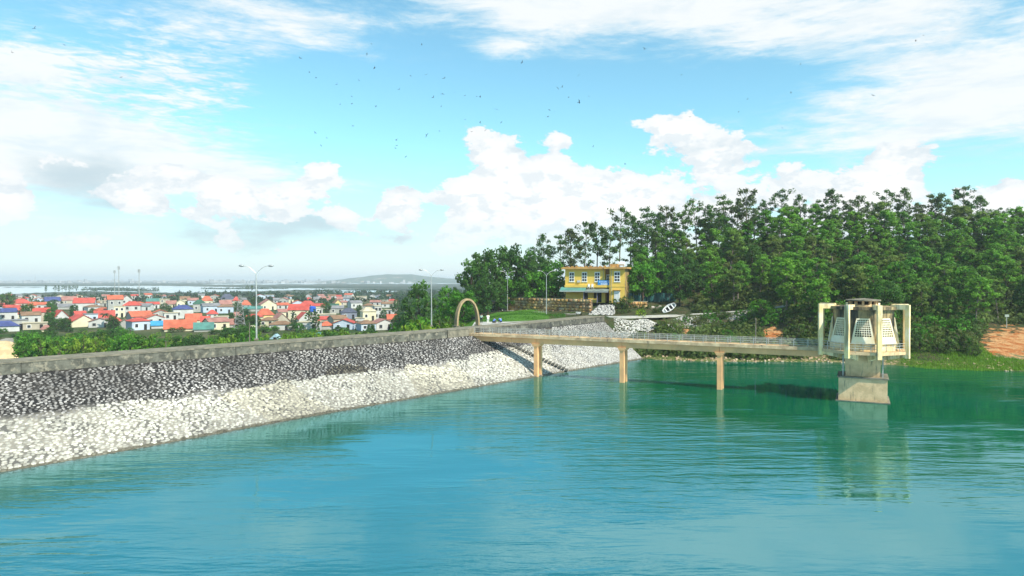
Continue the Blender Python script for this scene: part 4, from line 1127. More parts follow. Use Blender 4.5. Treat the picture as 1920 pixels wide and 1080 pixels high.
HS = [
 (12, 622, 40, 10, 10, 'hip', 'blue', 'white', 'low white house with dark blue hip roof at the picture edge', .1),
 (15, 601, 30, 16, 6, 'gable', 'blue', 'white', 'white two storey house with blue roof behind the grey flat block', .2),
 (26, 618, 44, 17, 0, 'flat', 'grey', 'grey', 'long plain grey flat roofed block beside the blue hip roof', .1),
 (36, 597, 17, 8, 14, 'hip', 'red', 'cream', 'narrow house with steep bright red roof behind a dark tree', .1),
 (78, 604, 26, 19, 7, 'gable', 'red', 'beige', 'tall beige two storey house with small red roof', .0),
 (87, 622, 17, 4, 8, 'hip', 'faded red', 'cream', 'tiny pavilion with red pyramid roof at the edge of the trees', 0),
 (66, 618, 38, 12, 0, 'flat', 'cream', 'beige', 'long low cream building between the grey block and the red pavilion', 0),
 (116, 608, 28, 11, 15, 'front', 'red', 'white', 'white gabled house with big red side roof left of the white triangle gable', .3),
 (157, 613, 48, 8, 14, 'front', 'red', 'cream', 'wide pale gable end with red roof falling to the right', .35),
 (43, 576, 28, 7, 9, 'hip', 'red', 'beige', 'far house with long red roof near the left lagoon shore', .3),
 (64, 580, 25, 7, 7, 'hip', 'orange', 'beige', 'orange hip roofed house above the beige two storey house', .0),
 (99, 574, 24, 10, 7, 'gable', 'blue', 'grey', 'distant house with blue roof left of the white villa', .1),
 (130, 570, 24, 7, 7, 'gable', 'faded red', 'beige', 'distant faded red roofed house just left of the white villa', .0),
 (124, 580, 26, 5, 5, 'gable', 'grey', 'grey', 'low grey roofed house at the foot of the white villa', .0),
 (157, 583, 34, 15, 9, 'gable', 'red', 'white', 'white two storey villa with bright red roof and row of windows', -.15),
 (26, 567, 22, 9, 0, 'flat', 'brown', 'beige', 'farthest brown flat roofed house at the left', 0),
 (152, 596, 18, 5, 7, 'gable', 'red', 'cream', 'small red roofed cottage behind the wide pale gable', .2),
 (217, 589, 25, 28, 7, 'gable', 'orange', 'grey', 'grey unfinished three storey house with orange roof', .1),
 (238, 577, 18, 15, 8, 'front', 'faded red', 'white', 'white gabled house behind the grey unfinished one', .2),
 (224, 595, 17, 20, 0, 'flat', 'cream', 'cream', 'cream flat roofed two storey block in front of the unfinished house', 0),
 (247, 593, 29, 20, 8, 'hip', 'red', 'white', 'white two storey villa with red hip roof and red balcony', -.1),
 (196, 602, 33, 7, 12, 'gable', 'red', 'cream', 'long bright red roof left of the cream flat block', .0),
 (216, 606, 22, 4, 9, 'hip', 'red', 'beige', 'lower red roofed annex in front of the cream flat block', .2),
 (171, 603, 22, 14, 0, 'flat', 'grey', 'pale blue', 'pale blue flat roofed building between two red roofs', .1),
 (234, 616, 30, 6, 11, 'front', 'brown', 'grey', 'grey gable end with thin red brown roof edge near the palm', .0),
 (267, 602, 37, 9, 9, 'gable', 'orange', 'grey', 'wide house with orange roof and grey end wall right of the villa', .35),
 (288, 571, 24, 6, 5, 'gable', 'teal', 'beige', 'distant shed with teal roof above the dark palms', 0),
 (299, 616, 27, 6, 7, 'gable', 'bright blue', 'white', 'shed with bright blue roof left of the longest orange roof', 0),
 (309, 575, 17, 14, 0, 'flat', 'beige' if False else 'cream', 'beige', 'unfinished beige two storey shell right of the distant teal shed', 0),
 (184, 563, 15, 5, 0, 'flat', 'cream', 'white', 'far white flat building beyond the white villa', 0),
 (338, 621, 54, 5, 15, 'gable', 'orange', 'cream', 'longest orange red roof in the front row of the village', 0),
 (382, 622, 33, 5, 11, 'gable', 'teal', 'grey', 'teal roofed shed joined to the longest orange roof', 0),
 (344, 597, 34, 17, 8, 'hip', 'blue', 'white', 'white two storey house with dark blue hip roof above the orange roofs', .1),
 (321, 600, 24, 13, 0, 'flat', 'cream', 'white', 'white flat roofed annex of the blue hip roofed house', .1),
 (364, 606, 27, 6, 11, 'gable', 'orange', 'cream', 'orange roof directly in front of the blue hip roofed house', .1),
 (385, 608, 15, 5, 9, 'gable', 'red', 'white', 'small red roofed house behind the teal shed', .0),
 (374, 585, 22, 15, 8, 'hip', 'green', 'grey', 'grey two storey house with dark green hip roof', 0),
 (397, 586, 30, 12, 5, 'gable', 'grey', 'pale blue', 'pale blue two storey house right of the green hip roof', .2),
 (398, 597, 19, 8, 8, 'hip', 'red', 'white', 'small white house with red roof below the pale blue one', 0),
 (388, 572, 20, 8, 9, 'hip', 'orange', 'cream', 'distant house with round orange hip roof above the green roof', 0),
 (339, 577, 14, 10, 5, 'front', 'cream', 'cream', 'narrow cream house with pointed gable behind the blue hip roof', 0),
 (321, 577, 17, 7, 6, 'gable', 'faded red', 'cream', 'pink roofed house left of the pointed cream gable', 0),
 (426, 568, 25, 7, 10, 'hip', 'slate', 'white', 'distant white house with large slate roof left of the pylon', 0),
 (415, 605, 25, 11, 0, 'flat', 'cream', 'white', 'bright white flat roofed house left of the pylon', 0),
 (434, 614, 19, 6, 9, 'gable', 'faded red', 'grey', 'faded red roof at the foot of the pylon', .2),
 (424, 578, 21, 8, 7, 'gable', 'faded red', 'beige', 'pink roofed beige house just left of the pylon top', .2),
 (443, 573, 12, 9, 8, 'hip', 'red', 'beige', 'narrow crimson roofed house behind the pylon top', 0),
 (347, 568, 17, 7, 5, 'gable', 'brown', 'cream', 'distant brown roofed house near the village centre', 0),
 (362, 572, 18, 9, 4, 'gable', 'faded red', 'pale blue', 'lilac house with low pink roof left of the orange hip roof', 0),
 (407, 566, 13, 6, 0, 'flat', 'cream', 'white', 'far white cube house right of the orange hip roof', 0),
 (461, 578, 18, 6, 9, 'hip', 'orange', 'white', 'orange hip roof between the pylon and the first street lamp', 0),
 (504, 581, 29, 10, 9, 'front', 'faded red', 'cream', 'pinkish villa with two dark arched openings right of the first lamp', .25),
 (498, 599, 31, 8, 12, 'hip', 'orange', 'yellow', 'yellow walled house with orange hip roof right of the first lamp', .1),
 (529, 606, 28, 5, 13, 'front', 'faded red', 'beige', 'beige gable with pink red roof behind the grey scrub', .35),
 (559, 599, 37, 18, 10, 'gable', 'red', 'cream', 'large cream two storey house with bright red roof', -.2),
 (573, 603, 25, 5, 12, 'front', 'red', 'white', 'small bright white gable in front of the large cream house', .3),
 (577, 579, 29, 7, 8, 'hip', 'red', 'cream', 'cream house with red hip roof behind the large cream one', 0),
 (579, 566, 12, 4, 5, 'hip', 'red', 'beige', 'far small red roof above the red hip roof', 0),
 (597, 567, 17, 5, 5, 'gable', 'grey', 'grey', 'far grey lilac shed left of the pink far roof', 0),
 (475, 584, 32, 5, 4, 'gable', 'teal', 'grey', 'long low teal roof behind the first street lamp', 0),
 (476, 626, 9, 13, 0, 'flat', 'cream', 'beige', 'tiny beige hut beside the first street lamp post', 0),
 (607, 595, 44, 5, 0, 'flat', 'cream', 'grey', 'long low pale flat roof right of the white gable', 0),
 (608, 603, 19, 4, 5, 'gable', 'red', 'beige', 'low red roof in front of the long pale flat roof', 0),
 (596, 611, 10, 4, 5, 'gable', 'red', 'grey', 'tiny crimson roof left of the orange pyramid roof', 0),
 (613, 618, 22, 7, 8, 'hip', 'orange', 'grey', 'grey hut with orange pyramid roof near the dark cypress like trees', .1),
 (611, 567, 18, 4, 7, 'gable', 'faded red', 'beige', 'far pink roofed house right of the grey lilac shed', 0),
 (634, 575, 12, 7, 6, 'front', 'brown', 'yellow', 'small yellow gable with brown roof in the far row', .3),
 (673, 564, 29, 8, 0, 'flat', 'cream', 'beige', 'far long beige building with dark openings below the hill', 0),
 (655, 598, 28, 12, 8, 'hip', 'slate', 'slate grey', 'slate grey house with slate hip roof left of the cream tower house', .1),
 (693, 601, 25, 17, 8, 'hip', 'cream', 'cream', 'tall cream house with layered pale roof standing by the trees', .25),
 (709, 598, 13, 24, 0, 'flat', 'cream', 'white', 'bright white side block attached behind the tall cream house', .2),
 (675, 602, 16, 5, 0, 'flat', 'cream', 'white', 'low white flat building between slate house and cream house', 0),
 (744, 604, 34, 6, 8, 'gable', 'orange', 'beige', 'orange roof half hidden by the light green bushes', .1),
 (607, 632, 42, 4, 3, 'gable', 'teal', 'grey', 'long teal roofed shed just behind the dam parapet', 0),
 (624, 579, 22, 5, 4, 'gable', 'green', 'grey', 'green roofed shed left of the small yellow gable', 0),
 (448, 598, 16, 6, 6, 'gable', 'faded red', 'beige', 'faded red roof seen through the pylon lattice', 0),
 (5, 574, 18, 7, 5, 'gable', 'brown', 'cream', 'brown roofed house behind the dark tree at the picture edge', 0),
 (520, 568, 14, 5, 4, 'gable', 'grey', 'white', 'far pale cottage right of the pinkish villa', 0),
 (640, 566, 16, 5, 4, 'gable', 'faded red', 'beige', 'far faded cottage left of the long beige building', 0),
 (203, 568, 12, 5, 4, 'gable', 'faded red', 'white', 'far cottage left of the unfinished house top', 0),
]
random.seed(90)
ANCH = [(12, 610, 'low white house with blue hip roof'), (78, 595, 'tall beige house with small red roof'), (157, 605, 'wide pale gable'), (157, 572, 'white villa with red roof'), (217, 575, 'grey unfinished house'), (247, 580, 'villa with red balcony'), (196, 592, 'long bright red roof'),
        (267, 592, 'wide orange roof right of the villa'), (338, 610, 'longest orange roof'), (382, 612, 'teal shed'), (344, 588, 'house with dark blue hip roof'), (397, 577, 'pale blue two storey house'), (450, 600, 'power pylon'), (426, 560, 'large slate roof'), (498, 590, 'yellow walled house'), (504, 572, 'pinkish villa'),
        (559, 588, 'large cream house'), (607, 590, 'long pale flat roof'), (655, 588, 'slate grey house'), (693, 588, 'tall cream house'), (673, 558, 'far long beige building'), (99, 566, 'distant blue roof'), (43, 566, 'long red roof by the lagoon'), (577, 570, 'cream house with red hip roof')]
seen_ = set(); nf_ = 0
for i in range(4000):
    if nf_ >= 84: break
    fx = random.uniform(-5, 740); fy = 559 + 62 * random.random() ** 1.5; kk = CAMZ + 6; w_ = random.uniform(6, 9) * (fy - 524) / kk; hh_ = random.uniform(3, 5.5) * (fy - 524) / kk * .72; rr_ = 1.6 * (fy - 524) / kk * .9
    if any(abs(fx - h[0]) < (h[2] + w_) * .34 and -(h[3] + h[4]) * .55 - 1 < fy - h[1] < (hh_ + rr_) * .55 for h in HS): continue
    an = min(ANCH, key=lambda q: abs(q[0] - fx) + 1.5 * abs(q[1] - fy)); dx, dy = fx - an[0], fy - an[1] - 6
    sd_ = ('left of' if dx < 0 else 'right of') if abs(dx) > 2 * abs(dy) else 'behind' if dy < 0 else 'in front of'
    rc_ = random.choice(['red', 'orange', 'faded red', 'grey', 'faded red', 'brown', 'brown', 'cream', 'cream', 'grey', 'orange', 'red']); wc_ = random.choice(['white', 'grey', 'cream', 'beige', 'pale blue', 'white']); st_ = 'flat' if rc_ == 'cream' else random.choice(['gable', 'gable', 'hip', 'front'])
    lb_ = f'small {wc_} cottage, {rc_} roof, {sd_} {an[2]}'
    if (an[2], sd_, rc_, wc_) in seen_: continue
    seen_.add((an[2], sd_, rc_, wc_)); nf_ += 1; HS.append((fx, fy, w_, hh_, rr_ if st_ != 'flat' else 0, st_, rc_, wc_, lb_, random.uniform(-.5, .5)))
for h in HS: house(*h[:9], rz=h[9] if len(h) > 9 else 0)

# trees inside the village
random.seed(33)
occ = [(h[0], h[1], h[2], h[3] + h[4]) for h in HS]
n_v = 0
for i in range(1900):
    px = random.uniform(-20, 860); py = random.uniform(560, 622); 
    if n_v > 330: break
    p = at(px, py, -6); hpx = random.uniform(3.5, 8.0) / p.y * 1280; rpx = 3.0 / p.y * 1280
    bad = any(abs(px - a) < w * .5 + rpx * .25 and b - hh * .8 < py < b + 1 + hpx * .35 for a, b, w, hh in occ)
    if bad: continue
    pal = random.random() < .10
    pr = PALM[0] if pal else random.choice([BRD[0], BRD[1], BRD[2], BRD[0], COLB[0], BRT[1]]); s = hpx / 1280 * p.y / top_of(pr)
    an = min(ANCH, key=lambda q_: abs(q_[0] - px) + 1.5 * abs(q_[1] - py)); q = ('left of' if px < an[0] else 'right of') + ' the ' + an[2]
    if not pal and hpx / 1280 * p.y < 4.8: plant('leafy_bush', pr, p.x, p.y, -6, s, f'low green bush {q}', f'village bushes {q}', 'shrub')
    elif pal: plant('palm_tree', pr, p.x, p.y, -6, 1.0, f'coconut palm {q}', f'village palms {q}', 'palm tree')
    else: plant('broadleaf_tree', pr, p.x, p.y, -6, s, f'dark green tree {q}', f'village trees {q}', 'tree')
    n_v += 1
for px, py, H, lb in [(200, 615, 6.5, 'coconut palm in front of the long bright red roof'), (592, 622, 9, 'tall dark columnar tree left of the teal shed'), (578, 618, 8, 'dark slender tree beside the tall columnar one'), (12, 582, 12, 'large dark round tree at the left picture edge'), (53, 604, 9, 'dark spreading tree left of the beige two storey house')]:
    p = at(px, py, -6); pr = PALM[0] if 'palm' in lb else COLB[0] if 'slender' in lb or 'columnar' in lb else BRD[2]; s = H / top_of(pr)
    plant('palm_tree' if 'palm' in lb else 'broadleaf_tree', pr, p.x, p.y, -6, s, lb, 'landmark trees of the village', 'tree')


# heaps of sand and rubble behind the left end of the parapet
for px, py, w, h, nm, c, lb in [(3, 668, 9, 4.2, 'sand_pile', (.62, .46, .26), 'pale ochre sand pile behind the parapet at the left edge'), (17, 652, 7, 3.0, 'rubble_pile', (.30, .28, .25), 'grey rubble mound beyond the ochre sand pile')]:
    p = at(px, py, -6); vs = []; r_ = random.Random(px)
    for j in range(7):
        for k in range(20): q = 1 - j / 7; a = 6.283 * k / 20; vs.append((w * q * math.cos(a) * r_.uniform(.9, 1.1), w * .7 * q * math.sin(a) * r_.uniform(.9, 1.1), h * math.sin(j / 7 * 1.57) * r_.uniform(.9, 1.05)))
    vs.append((0, 0, h)); m = MB(); m.add(vs, [(j * 20 + k, j * 20 + (k + 1) % 20, (j + 1) * 20 + (k + 1) % 20, (j + 1) * 20 + k) for j in range(6) for k in range(20)] + [(120 + k, 120 + (k + 1) % 20, 140) for k in range(20)])
    o_ = m.build(nm, mat(nm + '_earth', c, tuple(q * .7 for q in c), .5, .95, bump=.5, bscale=2), None, True); o_.location = (p.x, p.y, -6.1); tag(o_, lb, 'pile')
# blue tarpaulin tent, tank
p = at(515, 636, -6); r0 = empty('tarpaulin_tent', p, 'pale blue tarpaulin tent on the grass behind the parapet', 'tent')
m = MB(); m.add([(-1.9, 0, 0), (1.9, 0, 0), (0.1, 0, 1.8), (-2.0, 3, 0), (2, 3, 0), (0, 3, 1.7)], [(0, 1, 2), (3, 5, 4), (0, 2, 5, 3), (1, 4, 5, 2)]); m.build('canvas', mat('pale_blue_tarp', (.36, .52, .60), (.28, .42, .5), .8, .7), r0)
m = MB(); m.box((0, -.03, .35), (.9, .04, .7)); m.build('opening', DARK, r0)
p = at(586, 598, -6); r0 = empty('water_tank', (p.x, p.y, -6), 'round blue water tank on a stand behind the white gable', 'water tank')
m = MB(); m.tube([(0, 0, 3.6), (0, 0, 4.0), (0, 0, 6.2), (0, 0, 6.7)], [1.2, 1.75, 1.75, .8], 14); m.build('tank', mat('blue_plastic', (.02, .10, .5), None, rough=.4), r0)
for a in range(4): m = MB(); m.box((math.cos(a * 1.57 + .78), math.sin(a * 1.57 + .78), 1.8), (.18, .18, 3.6)); m.build('leg', GALV, r0)

# ------------------------------------------------------------------ masts, pylon, poles
PYL = mat('dull_pylon_steel', (.26, .27, .26), None, rough=.6)


def lattice(px, by, ty, wpx, label, name, cat, base=None, arms=False):
    p = at(px, by, -6); H = CAMZ + (524 - ty) * p.y / 1280 + 6; w = wpx / 1280 * p.y / 2
    root = empty(name, (p.x, p.y, -6), label, cat); root.rotation_euler[2] = .4
    cs = lambda t: [(sx * w * (1 - .88 * t ** .8), sy * w * (1 - .88 * t ** .8), H * t) for sx, sy in ((-1, -1), (1, -1), (1, 1), (-1, 1))]
    th = .03 + p.y * .00010; n_ = 9
    for k in range(4):
        m = MB(); m.tube([cs(t / n_)[k] for t in range(n_ + 1)], th * 1.3, 4); m.build('leg', PYL, root)
    m = MB()
    for t in range(n_):
        a = cs(t / n_); b = cs((t + 1) / n_)
        for k in range(4): m.tube([a[k], b[(k + 1) % 4]], th * .8, 3, False); m.tube([a[(k + 1) % 4], b[k]], th * .8, 3, False); m.tube([b[k], b[(k + 1) % 4]], th * .7, 3, False)
    m.build('bracing', PYL, root)
    if arms:
        for q in (.72, .84, .95):
            m = MB(); m.tube([(-w * 1.1, 0, H * q), (w * 1.1, 0, H * q)], th, 4); m.build('crossarm', PYL, root)
    return root, H
lattice(450, 633, 553, 27, 'steel lattice power pylon rising among the village houses left of the first lamp', 'power_pylon', 'pylon', arms=True)


def mast(px, by, ty, label):
    p = at(px, by, -6); H = CAMZ + (524 - ty) * p.y / 1280 + 6; root = empty('telecom_mast', (p.x, p.y, -6), label, 'mast', 'telecom masts by the lagoon')
    m = MB(); m.tube([(0, 0, 0), (0, 0, H * .85), (0, 0, H)], [.5, .4, .2], 5); m.build('pole', POLE, root)
    for k, hh in enumerate((.9, .95)):
        for a in range(3):
            m = MB(); m.box((1.0 * math.cos(a * 2.1), 1.0 * math.sin(a * 2.1), H * hh), (.5, .5, 2.2)); m.build('antenna', POLE, root)
mast(215, 553, 506, 'shortest telecom mast, left one of the close pair by the lagoon')
mast(223, 556, 498, 'tallest telecom mast, right one of the close pair by the lagoon')
mast(261, 558, 504, 'single telecom mast standing apart right of the pair')
p = at(66, 530, -6); r0 = empty('radio_mast', (p.x, p.y, -6), 'faint thin radio mast on the far horizon at the left', 'mast'); m = MB(); m.tube([(0, 0, 0), (0, 0, CAMZ + 10 * p.y / 1280 + 6)], [3, 1.2], 5); m.build('pole', POLE, r0)
for px, by, ty, lb in [(1417, 640, 596, 'pale bare pole on the bank in front of the shrubs'), (310, 652, 638, 'short pale post behind the parapet below the orange roofs'), (467, 640, 604, 'thin pole just left of the first street lamp')]:
    d = 128 if px > 1000 else 150; x, y = G(px, d); z = ground(x, y); r0 = empty('utility_pole', (x, y, z - .2), lb, 'pole'); m = MB(); m.tube([(0, 0, 0), (.05, 0, CAMZ + (524 - ty) * d / 1280 - z)], [.12, .07], 6); m.build('shaft', BARKP, r0)
    m = MB(); m.box((0, 0, CAMZ + (524 - ty) * d / 1280 - z), (.35, .1, .12)); m.build('cap', BARKP, r0)

# ------------------------------------------------------------------ far lagoon, islands, hill, town
def lag_mat():
    m = bpy.data.materials.new('lagoon_water'); m.use_nodes = True; nt = m.node_tree; n = N(nt); b = nt.nodes['Principled BSDF']
    b.inputs['Base Color'].default_value = (.45, .52, .54, 1); b.inputs['Roughness'].default_value = .22; b.inputs['IOR'].default_value = 1.45; return m
LG = lag_mat()


def band(name, px0, px1, top, bot, z, m, seed, kind='structure', jag=1.2):
    """a ground-hugging sheet between two far shorelines given as (px -> py) polylines"""
    r = random.Random(seed); n_ = max(12, int((px1 - px0) / 8)); up, lo = [], []
    for i in range(n_ + 1):
        px = px0 + (px1 - px0) * i / n_; f = min(1, 8 * i / n_, 8 * (n_ - i) / n_) if jag >= 0 else 1
        yt = float(np.interp(px, [q[0] for q in top], [q[1] for q in top])) ; yb = float(np.interp(px, [q[0] for q in bot], [q[1] for q in bot]))
        mid = (yt + yb) / 2; yt = mid + (yt - mid) * f + r.uniform(-.3, .3) * f; yb = mid + (yb - mid) * f + r.uniform(-.5, .5) * jag * f
        if yb < yt + .15: yb = yt + .15
        up.append(at(px, yt, z)); lo.append(at(px, yb, z))
    k = n_ + 1; mb = MB(); mb.add(lo + up, [(i, i + 1, k + i + 1, k + i) for i in range(n_)]); o = mb.build(name, m); return tag(o, kind=kind)
band('lagoon', -260, 690, [(-260, 537), (0, 537), (300, 536), (520, 540), (690, 541.5)], [(-260, 560), (0, 553), (60, 549), (170, 546), (330, 549), (480, 546), (560, 543.5), (690, 542.5)], -5.96, LG, 1)
band('lagoon_channel', 380, 620, [(380, 532), (620, 531)], [(380, 534), (620, 532.5)], -5.95, LG, 3)
band('lagoon_channel', 590, 745, [(590, 544), (745, 545)], [(590, 549), (745, 548.5)], -5.94, LG, 4)
band('lagoon_channel', 640, 880, [(640, 531.2), (880, 531.2)], [(640, 532.2), (880, 532)], -5.93, LG, 5)
band('lagoon_channel', -60, 150, [(-60, 529.3), (150, 529.3)], [(-60, 530.2), (150, 530)], -5.93, LG, 6)
ISL = mat('mangrove_island', (.02, .045, .03), (.04, .07, .04), .02, 1)
band('mangrove_island', 150, 300, [(150, 541.5), (220, 538.5), (300, 545)], [(150, 543.5), (300, 548)], -5.90, ISL, 7)
band('mangrove_island', 375, 545, [(375, 540.5), (545, 540)], [(375, 542.5), (545, 541.5)], -5.89, ISL, 8)
band('mangrove_island', 5, 80, [(5, 538.6), (80, 538.2)], [(5, 539.4), (80, 539)], -5.89, ISL, 9)


def tuft_mass(name, pts, leafm, label_kind='stuff', hh=(4, 8), k=10, wide=1.0, lf=.55):
    cs, rs, ks = [], [], []
    for (x, y, z) in pts:
        h = random.uniform(*hh); cs.append(np.array([x, y, z + h * .5])); rs.append(h * .62 * wide); ks.append(k)
    V, F, C = leaf_cloud(cs, rs, ks, 1.0, 5, .8, elong=1.2)
    # scale leaves with clump size
    sz = np.repeat(np.array(rs) * lf, [c * 4 for c in ks]); ctr = V.reshape(-1, 4, 3).mean(1).repeat(4, 0); V = ctr + (V - ctr) * sz[:, None]
    me = npmesh(name, V, F, leafm, cols=C, k=4); return tag(obj(name, me), kind='stuff')
random.seed(5)
pts = []
for i in range(2600):
    px = random.uniform(-60, 1000); py = 547 + 25 * random.random() ** 1.3
    if px < 330 and py < float(np.interp(px, [-60, 0, 60, 170, 330], [570, 563, 558, 555, 557])): continue
    if 330 <= px < 590 and py < 551: continue
    if px > 590 and py < 546 : py = 533 + random.random() * 13
    if 640 < px < 745 and 543 < py < 549: continue
    if any(abs(px - a) < w * .5 + 1 and b - hh * .6 < py < b + 1.5 for a, b, w, hh in occ): continue
    p = at(px, py, -6); pts.append((p.x, p.y, -6))
tuft_mass('far_woodland', pts, FARL, hh=(3.0, 6.5), k=14)
pts = [tuple(at(random.uniform(152, 298), random.uniform(540, 546.5), -6)) for _ in range(260)] + [tuple(at(random.uniform(378, 540), random.uniform(540.8, 542.2), -6)) for _ in range(160)]
tuft_mass('mangrove_trees', pts, FARL, hh=(1.5, 3), k=8, wide=1.6)
# tall wispy trees on the lagoon shore
for px in (103, 110, 117, 124, 131, 137, 144, 465, 472, 86):
    p = at(px, 553, -6); pr = PSK[px % 4]; plant('casuarina_tree', pr, p.x, p.y, -6, .9, 'wispy tall tree silhouetted against the pale lagoon', 'wispy lagoon shore trees', 'tree')


def far_hill():
    xs = np.linspace(-1200, -200, 120); ys = np.linspace(4000, 4700, 26); X, Y = np.meshgrid(xs, ys)
    px = 960 + 1280 * X / Y
    prof = np.interp(px, [560, 600, 640, 665, 700, 725, 745, 770, 800, 850, 900], [0, 3, 8, 12, 17, 20, 19.5, 20, 15, 10, 4]) * 4200 / 1280 * .84
    v = 1 - ((Y - 4350) / 350) ** 2; Z = -8 + prof * np.clip(v, 0, 1) ** .6 + (vnoise(X, Y, .02, 5) - .5) * 5 * np.clip(prof / 30, 0, 1) * v
    ny, nx = X.shape; I = np.arange(ny * nx).reshape(ny, nx); V = np.stack([X.ravel(), Y.ravel(), Z.ravel()], 1)
    F = np.stack([I[:-1, :-1].ravel(), I[:-1, 1:].ravel(), I[1:, 1:].ravel(), I[1:, :-1].ravel()], 1)
    m = mat('far_hill_ground', (.035, .075, .05), (.05, .09, .06), .01, 1, (.34, .27, .22), .018, (.56, .66))
    tag(obj('distant_hill', npmesh('distant_hill', V, F, m, k=4), smooth=True), kind='structure')
far_hill()
V = MB(); r = random.Random(3)
for i in range(520):
    px = r.uniform(-20, 860) if i % 3 else r.uniform(340, 640); py = r.uniform(525.5, 531.5); p = at(px, py, -6)
    h = r.uniform(5, 16) * (p.y / 5000) ** .5 * (1.6 if r.random() < .1 else 1); w = r.uniform(8, 30) * p.y / 5000
    V.box((p.x, p.y, -6 + h / 2), (w, w, h), r.uniform(0, 1))
tag(V.build('distant_town', mat('distant_town_walls', (.42, .42, .42), (.2, .22, .24), .004, 1)), kind='stuff')

random.seed(15); pts = []
for i in range(5200):
    px = random.uniform(1190, 2010); d = random.uniform(122, 222)
    if px < 1480 and d < road_xy(px)[1] + 3: continue
    if px < 1300 and d < 183: continue
    x, y = G(px, d); pts.append((x, y))
zz = hz_np(np.array([p[0] for p in pts]), np.array([p[1] for p in pts])); P3 = []
for (x, y), z in zip(pts, zz):
    px = 960 + 1280 * x / y; py = 524 + (CAMZ - z) * 1280 / y
    if z < 1.2 or (px > 1835 and y < 141) or (abs(px - 1447) < 22 and y < 140 and abs(py - 627) < 16): continue
    P3.append((x, y, z - .5))
for i in range(1500):
    px = random.uniform(1210, 1650); sp = at(px, float(np.interp(px, [s[0] for s in SHORE], [s[1] for s in SHORE])), 0); k = 1 + random.uniform(2.0, 7.5) / sp.y; x, y = sp.x * k, sp.y * k
    if vn(px, 4, .03, 17) + random.uniform(-.2, .2) < .4: continue
    P3.append((x, y, hz(x, y) - .95))
for i in range(420):
    px = random.uniform(1195, 1425); d = random.uniform(127, 150); x, y = G(px, d)
    z = hz(x, y); py = 524 + (CAMZ - z) * 1280 / y
    if vn(px, d, .06, 12) < .42 or y > road_xy(px)[1] - 9 - 3 * vn(px, 2, .1, 3): continue
    P3.append((x, y, z - .9))
tuft_mass('undergrowth', P3, SCRUB, hh=(1.2, 3.2), k=60, lf=.30)
